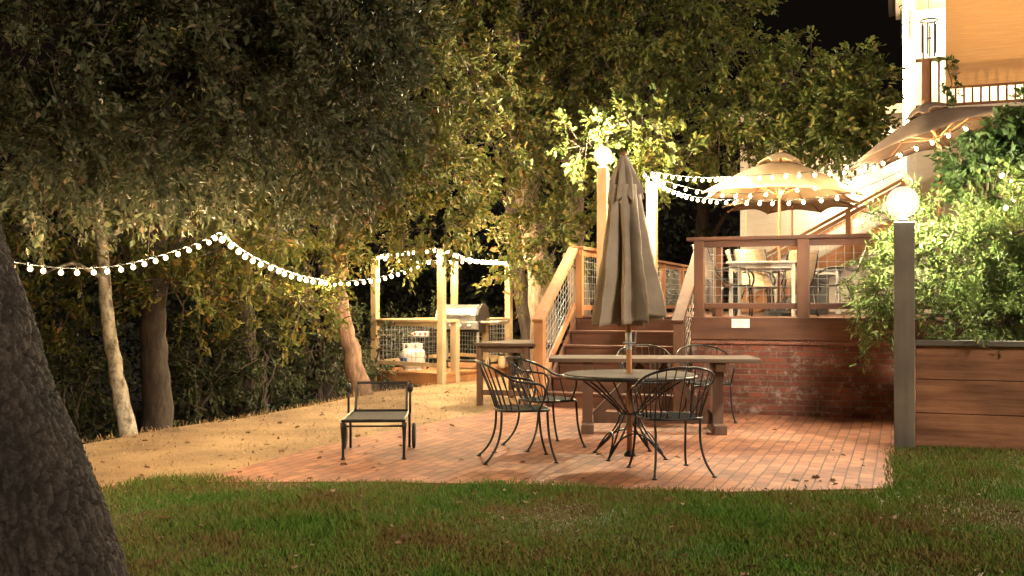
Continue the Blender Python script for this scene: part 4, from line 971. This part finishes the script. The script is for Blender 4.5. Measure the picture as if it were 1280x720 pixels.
def deck_table(label, c, lx, ly):
    t = thing('metal_table', label, 'table', c, ANG, 'metal tables on the deck')
    MB().box((c[0],c[1],c[2]+.735), (lx,ly,.035), ANG).build('tabletop', M['alu'], t, bevel=.008)
    MB().box((c[0],c[1],c[2]+.685), (lx-.12,ly-.12,.06), ANG).build('apron', M['alu'], t)
    rm = Matrix.Rotation(ANG,3,'Z')
    for sx in (-1,1):
        for sy in (-1,1):
            p = Vector(c)+rm@Vector((sx*(lx/2-.06),sy*(ly/2-.06),0)); MB().box((p.x,p.y,c[2]+.36), (.05,.05,.72), ANG).build('leg', M['alu'], t, bevel=.004)
    return t
deck_table('grey metal table behind the deck railing, under the nearer tan umbrella', tuple(W0(957,14.5,FZ)), .95, .95)
deck_table('grey metal table deeper on the deck under the farther umbrella', tuple(W0(1010,17.6,FZ)), 1.1, .95)
def sling_chair():
    t = thing('sling_chair', 'x', 'chair', (0,0,0), 0, 'sling chairs on the deck')
    bk_ = bez([(0,.24,.43),(0,-.05,.40),(0,-.22,.42),(0,-.30,.70),(0,-.40,1.0)],12)
    mb = MB()
    for x in (-.24,.24): mb.v += [(x,p.y,p.z) for p in bk_]
    k = len(bk_); mb.f = [(i,i+1,k+i+1,k+i) for i in range(k-1)]
    sl_ = mb.build('sling', M['sling'], t, smooth=True); sl_.modifiers.new('thick','SOLIDIFY').thickness = .006
    for s in (-1,1):
        fr = MB().tube([(s*.25,p.y,p.z) for p in bk_], .014, 8).build('side_frame', M['black'], t, smooth=True)
        MB().tube(bez([(s*.27,-.27,.62),(s*.29,-.05,.70),(s*.29,.22,.70),(s*.28,.38,.60),(s*.27,.22,.36)],14), .015, 8).build('armrest', M['black'], t, smooth=True)
        MB().tube(bez([(s*.27,.24,.42),(s*.27,.27,.2),(s*.27,.25,0)],6), .013, 8).build('leg', M['black'], t, smooth=True)
        MB().tube(bez([(s*.27,-.15,.42),(s*.27,-.25,.2),(s*.27,-.30,0)],6), .013, 8).build('leg', M['black'], t, smooth=True)
    return t
scs = [(908,14.35,R(-78),'tan sling chair nearest the stairs, against the short return railing'), (950,15.4,R(-170),'tan sling chair on the far side of the nearer deck table'),
       (942,15.9,R(-95),'tan sling chair beside the nearer deck table, deeper than the one by the return railing'), (1046,14.3,R(75),'sling chair with curved arms, alone by the shrub end of the railing'), (990,16.5,R(10),'sling chair between the two deck tables')]
s0 = sling_chair(); fill_kids(s0)
for i, (px, Y, a_, lab) in enumerate(scs):
    c_ = dup(s0, W0(px,Y,FZ), a_, lab) if i else s0
    c_['label'] = lab
s0.location = W0(scs[0][0],scs[0][1],FZ); s0.rotation_euler = (0,0,scs[0][2])
gl = W0(1017,17.0,FZ)
tag(MB().box((gl.x,gl.y,FZ+.3), (.46,.4,.6), ANG).box((gl.x,gl.y,FZ+.62), (.5,.44,.05), ANG).build('storage_box', M['black'], bevel=.01), 'squat black box under the farther deck umbrella', 'box')

# ------------------------------------------------------------------ house
def HW(px, Y): v = W(px,Y,0); v.z = 0; return v
hc = HW(927,24.0)
hs = thing('house', 'cream sided house with upper balcony and lit corner', 'house', hc)
def H(a, b, z): return hc + U*a + V*b + Vector((0,0,z))
MB().box(H(3.6,3,2.3), (7.2,6,6.6), ANG).build('wall', M['siding'], hs)
sd = MB()
z = .9
while z < 5.5:
    sd.box(H(3.6,-.012,z+.075), (7.18,.02,.15), rot=Matrix.Rotation(ANG,3,'Z')@Matrix.Rotation(R(5),3,'X')); z += .165
sd.build('siding_boards', M['siding'], hs)
MB().box(H(.04,-.03,3.0), (.13,.06,5.0), ANG).build('corner_board', M['trim'], hs, bevel=.004)
rf = MB(); vs = [H(-.3,-.35,5.55),H(7.6,-.35,5.55),H(7.6,3,6.2),H(-.3,3,6.2),H(-.3,6.5,5.55),H(7.6,6.5,5.55)]
rf.add(vs+[v+Vector((0,0,.14)) for v in vs], ((0,3,2,1),(3,4,5,2),(6,7,8,9),(9,8,11,10),(0,1,7,6),(1,2,8,7),(2,5,11,8),(5,4,10,11),(4,3,9,10),(3,0,6,9)))
rf.build('roof', M['roof'], hs, fix=True)
MB().box(H(3.65,-.37,5.58), (7.95,.03,.2), ANG).build('fascia_board', M['trim'], hs)
# balcony wing coming forward
bc = HW(1136,20.4)
def BW(a, b, z): return bc + U*a + V*b + Vector((0,0,z))
MB().box(BW(3.2,1.5,5.04), (6.4,3.0,.16), ANG).build('balcony_floor', M['trim'], hs)
MB().box(BW(3.2,-.03,5.02), (6.44,.05,.30), ANG).build('balcony_fascia', M['trim'], hs)
MB().box(BW(3.2,2.2,6.4), (6.2,.12,2.6), ANG).build('balcony_wall', M['siding'], hs)
MB().box(BW(3.2,2.2,3.0), (6.2,.12,4.0), ANG).build('lower_wall', M['siding'], hs)
MB().box(BW(3.2,1.2,7.72), (6.9,3.2,.12), ANG).build('balcony_ceiling', M['trim'], hs)
MB().box(BW(3.2,1.2,7.9), (7.2,3.6,.2), ANG).build('roof', M['roof'], hs)
for a in (.05, 2.6, 5.2): MB().box(BW(a,.1,6.4), (.15,.15,2.6), ANG).build('balcony_post', M['trim'], hs, bevel=.005)
for a in (.05, 3.2, 6.2): MB().box(BW(a,.1,3.0), (.18,.18,3.9), ANG).build('porch_post', M['trim'], hs, bevel=.005)
MB().box(BW(3.2,.1,6.13), (6.2,.1,.05), ANG).build('balcony_rail', M['deck_x'], hs)
MB().box(BW(3.2,.1,5.22), (6.2,.06,.06), ANG).build('balcony_rail', M['deck_x'], hs)
k = 0
for a in np.arange(.25, 3.6, .15):
    MB().box(BW(float(a),.1,5.68), (.035,.035,.86), ANG).build('baluster', M['deck_z'], hs); k += 1
MB().box(BW(.31,.1,5.68), (.14,.14,.95), ANG).build('newel_post', M['deck_z'], hs, bevel=.005)
MB().tube([BW(-.06,-.05,z_) for z_ in np.linspace(4.75,7.6,50)], .045, 8).build('rope_light', M['rope'], hs)
# bamboo shade
sh = thing('bamboo_shade', 'amber bamboo roll shade hung across the balcony opening', 'shade', BW(1.6,0,6.0))
m, N, L, P = nt('woven amber bamboo')
tc = N.new('ShaderNodeTexCoord'); sx_ = N.new('ShaderNodeSeparateXYZ'); L.new(tc.outputs['Object'], sx_.inputs[0])
w1 = N.new('ShaderNodeTexWave'); w1.bands_direction = 'Z'; w1.inputs['Scale'].default_value = 9; w1.inputs['Distortion'].default_value = 1.2; w1.inputs['Detail'].default_value = 3; L.new(tc.outputs['Object'], w1.inputs['Vector'])
n1 = N.new('ShaderNodeTexNoise'); n1.inputs['Scale'].default_value = 5; mp = N.new('ShaderNodeMapping'); mp.inputs['Scale'].default_value = (.4,.4,9); L.new(tc.outputs['Object'], mp.inputs[0]); L.new(mp.outputs[0], n1.inputs['Vector']); n1.inputs['Detail'].default_value = 6
av = N.new('ShaderNodeMath'); av.operation = 'MULTIPLY_ADD'; av.inputs[1].default_value = .3; L.new(w1.outputs[0], av.inputs[0]); L.new(n1.outputs[0], av.inputs[2])
r_ = ramp(N, [(.35,(.72,.52,.30)),(.95,(.88,.70,.46))]); L.new(av.outputs[0], r_.inputs[0]); L.new(r_.outputs[0], P.inputs['Base Color']); P.inputs['Roughness'].default_value = .7
tl = N.new('ShaderNodeBsdfTranslucent'); L.new(r_.outputs[0], tl.inputs[0]); ms = N.new('ShaderNodeMixShader'); ms.inputs[0].default_value = .65
L.new(P.outputs[0], ms.inputs[1]); L.new(tl.outputs[0], ms.inputs[2]); L.new(ms.outputs[0], N['Material Output'].inputs[0])
MB().box(BW(2.15,-.09,6.68), (2.98,.012,2.3), ANG).build('woven_panel', m, sh)
MB().tube([BW(.66,-.09,5.52),BW(3.64,-.09,5.52)], .025, 8).build('bottom_roll', M['cedar'], sh)
# wind chimes
def chime(label, p, sc_=1.0):
    t = thing('wind_chime', label, 'wind chime', p, 0, 'wind chimes on the balcony'); p = Vector(p)
    MB().tube([p+Vector((0,0,0)),p+Vector((0,0,.45))], .006, 5).build('cord', M['iron'], t)
    MB().tube([p+Vector((.16*math.cos(a)*sc_,.16*math.sin(a)*sc_,0)) for a in np.linspace(0,6.283,20)], .014, 6).build('hoop', M['iron'], t)
    for k in range(6):
        a = k*1.047; MB().tube([p+Vector((.13*math.cos(a)*sc_,.13*math.sin(a)*sc_,-.06)),p+Vector((.13*math.cos(a)*sc_,.13*math.sin(a)*sc_,-.62-.05*(k%3)))], .016*sc_, 8).build('tube', M['iron'], t)
    MB().lathe([(.05,0),(.05,.02)], p+Vector((0,0,-.35)), 12).build('clapper', M['iron'], t)
chime('dark wind chime hanging next to the bamboo shade', tuple(W(1161,20.1,26)))
chime('small wind chime hanging at the bright house corner', tuple(W(1132,20.1,8)), .7)
# potted vine on balcony
vb = BW(.75,-.18,5.15)
tree('leafy vine climbing the balcony balusters below the shade', vb, [vb, vb+Vector((.0,0,.4)), vb+Vector((-.1,0,1.0))], [.012,.01,.006], [], [(tuple(vb+Vector((0,0,.35))), (.35,.12,.4), 14), (tuple(vb+Vector((-.08,0,.9))), (.12,.1,.35), 6)], M['leaf_ivy'], M['twig'], .09, .7, 12, .15, 151, 'vine', 'climbing_vine', tw=.003)
# lamps on the house
def wall_lamp(label, p, r, mat):
    t = thing('porch_lamp', label, 'lamp', tuple(p))
    MB().ball(p, r, 16, 10).build('globe', mat, t, smooth=True)
    MB().lathe([(.05,0),(.05,.04),(.02,.08)], p+Vector((0,0,r)), 12).build('lamp_base', M['brass'], t)
wall_lamp('porch lamp under the balcony ceiling behind the bamboo shade', BW(1.8,1.1,7.45), .10, M['porch'])
wall_lamp('porch lamp on the cream wall beside the bright corner', H(3.75,-.3,4.9), .08, M['porch'])
wall_lamp('porch lamp on the cream wall over the outdoor stair', H(2.2,-.9,3.6), .04, M['porch'])
# outdoor stair against the house wall
es = thing('outdoor_stair', 'cedar stair with wire railing climbing the cream house wall', 'stairs', H(2,-1.3,FZ))
s0p, s1p = H(.3,-1.6,FZ), H(3.5,-1.6,FZ+1.75)
for i in range(14):
    t_ = i/14; c = s0p.lerp(s1p, t_)
    MB().box(c+V*.5+Vector((0,0,.1)), (.32,1.0,.04), ANG).build('tread', M['cedar_x'], es)
for off in (0.0, 1.0):
    MB().beam(s0p+V*off, s1p+V*off, .05,.26).build('stringer', M['cedar_x'], es)
    MB().beam(s0p+V*off+Vector((0,0,.98)), s1p+V*off+Vector((0,0,.98)), .13,.05).build('handrail', M['cedar_x'], es)
    MB().beam(s0p+V*off+Vector((0,0,.86)), s1p+V*off+Vector((0,0,.86)), .04,.08).build('upper_rail', M['cedar_x'], es)
    MB().beam(s0p+V*off+Vector((0,0,.25)), s1p+V*off+Vector((0,0,.25)), .04,.08).build('lower_rail', M['cedar_x'], es)
    for t_ in (0,.33,.66,1): 
        c = s0p.lerp(s1p,t_)+V*off; MB().box(c+Vector((0,0,.48)), (.1,.1,.96), ANG).build('post', M['cedar'], es)
    wire(s0p+V*off, s1p+V*off, FZ+.28, FZ+.84, 40, 5, zz=1.75).build('wire_panel', M['wire'], es)
# brick chimney piece at the frame's edge
cb = F(3.2,.6,0)
tag(MB().box(F(3.35,.9,1.9), (.9,.6,3.8), ANG).build('brick_pier', M['brick']), 'red brick pier glimpsed behind the dark green tree', 'brick pier')

# ------------------------------------------------------------------ string lights
def string_light(label, pts, spacing, r=.03, hang=.05):
    P_ = [Vector(p) for p in pts]
    t = thing('string_light', label, 'string light', tuple(P_[0]), 0, 'warm bulb strings')
    path = [Vector(p) for p in wob(P_, np.random.default_rng(len(pts)), 0.0, 8)]
    MB().tube(path, .0055, 5).build('cord', M['black'], t, smooth=True)
    acc, nxt = 0, spacing*.4; rgb = np.random.default_rng(len(label))
    for a, b in zip(path, path[1:]):
        L_ = (b-a).length
        while nxt <= acc+L_:
            p = a.lerp(b, (nxt-acc)/L_)
            tl_ = Vector((rgb.uniform(-.3,.3), rgb.uniform(-.3,.3), -1)).normalized()
            bl = MB().lathe([(r*.35,0),(r*.85,r*.5),(r*1.08,r*1.15),(r*.85,r*1.8),(r*.3,r*2.15)], p+tl_*.014, 10, axis=tl_).build('bulb', M['bulb_halo'], t, smooth=True)
            MB().ball(p+tl_*(.014+r*1.1), r*.6, 6, 4, 1.2).build('filament', M['bulb'], bl, smooth=True)
            MB().tube([p+Vector((0,0,.008)), p+tl_*.02], .010, 6).build('socket', M['brass'], bl)
            nxt += spacing
        acc += L_
    return t
string_light('string of bulbs swagging from the leaning oak to the branch peak', [W(-30,7.2,322), W(15,7.2,327), W(60,7.3,333), (W(100,7.4,335)), W(150,7.6,331), W(200,7.9,319), W(250,8.2,302), W(274,8.4,290)], .105, .020)
string_light('string of bulbs swagging from the branch peak to the grill platform', [W(274,8.4,290), W(285,8.7,298), W(320,9.8,322), W(380,11.7,345), W(430,13.4,351), W(480,15,345), W(525,16.6,330), W(552,17.5,314)], .30, .027)
string_light('short string of bulbs between the two front platform posts', [PL+Vector((0,0,2.22)), pmid(PL,PF,.5)+Vector((0,-.1,2.27)), PF+Vector((0,0,2.3))], .14, .031)
string_light('string of bulbs from the front platform post to the entry corner post', [PF+Vector((0,0,2.3)), pmid(PF,PR,.45)+Vector((0,0,2.16)), PR+Vector((0,0,2.18))], .13, .031)
string_light('string of bulbs along the back of the grill platform', [PL+Vector((0,0,2.22)), pmid(PL,PB,.5)+Vector((0,0,2.2)), PB+Vector((0,0,2.26)), PR+Vector((0,0,2.2))], .26, .031)
string_light('top string of bulbs passing in front of the larger tan umbrella', [W(812,15.9,214), W(850,15.2,220), W(885,14.6,222), W(930,13.6,220), W(980,13.2,217), W(1030,13.0,214), W(1075,12.9,210), W(1112,12.8,203)], .18, .025)
string_light('middle string of bulbs dipping under the larger tan umbrella', [W(814,15.9,220), W(850,15.4,232), W(890,15.0,240), W(935,14.6,242), W(985,14.4,236), W(1040,14.2,228), W(1090,14,214)], .22, .025)
string_light('lowest string of bulbs running from the pale post to the shrub', [W(816,15.9,226), W(845,15.0,239), W(880,14,248), W(930,13.2,250), W(990,12.8,250), W(1050,12.6,243), W(1090,12.4,230), W(1130,12.3,212)], .19, .025)
string_light('string of bulbs tucked under the tilted brown umbrella', [W(1050,13.0,206), W(1097,12.9,203), W(1130,12.9,188), W(1167,12.9,174), W(1213,12.9,155)], .22, .025)
string_light('few bulbs glowing through the dark green tree leaves', [W(1247,10.5,212), W(1262,10.5,222), W(1270,10.5,238), W(1258,10.45,256)], .11, .025)
string_light('tangle of bulbs gathered at the top of the pale string post', [W(804,15.8,214), W(812,15.75,222), W(820,15.75,216), W(826,15.8,226)], .09, .025)
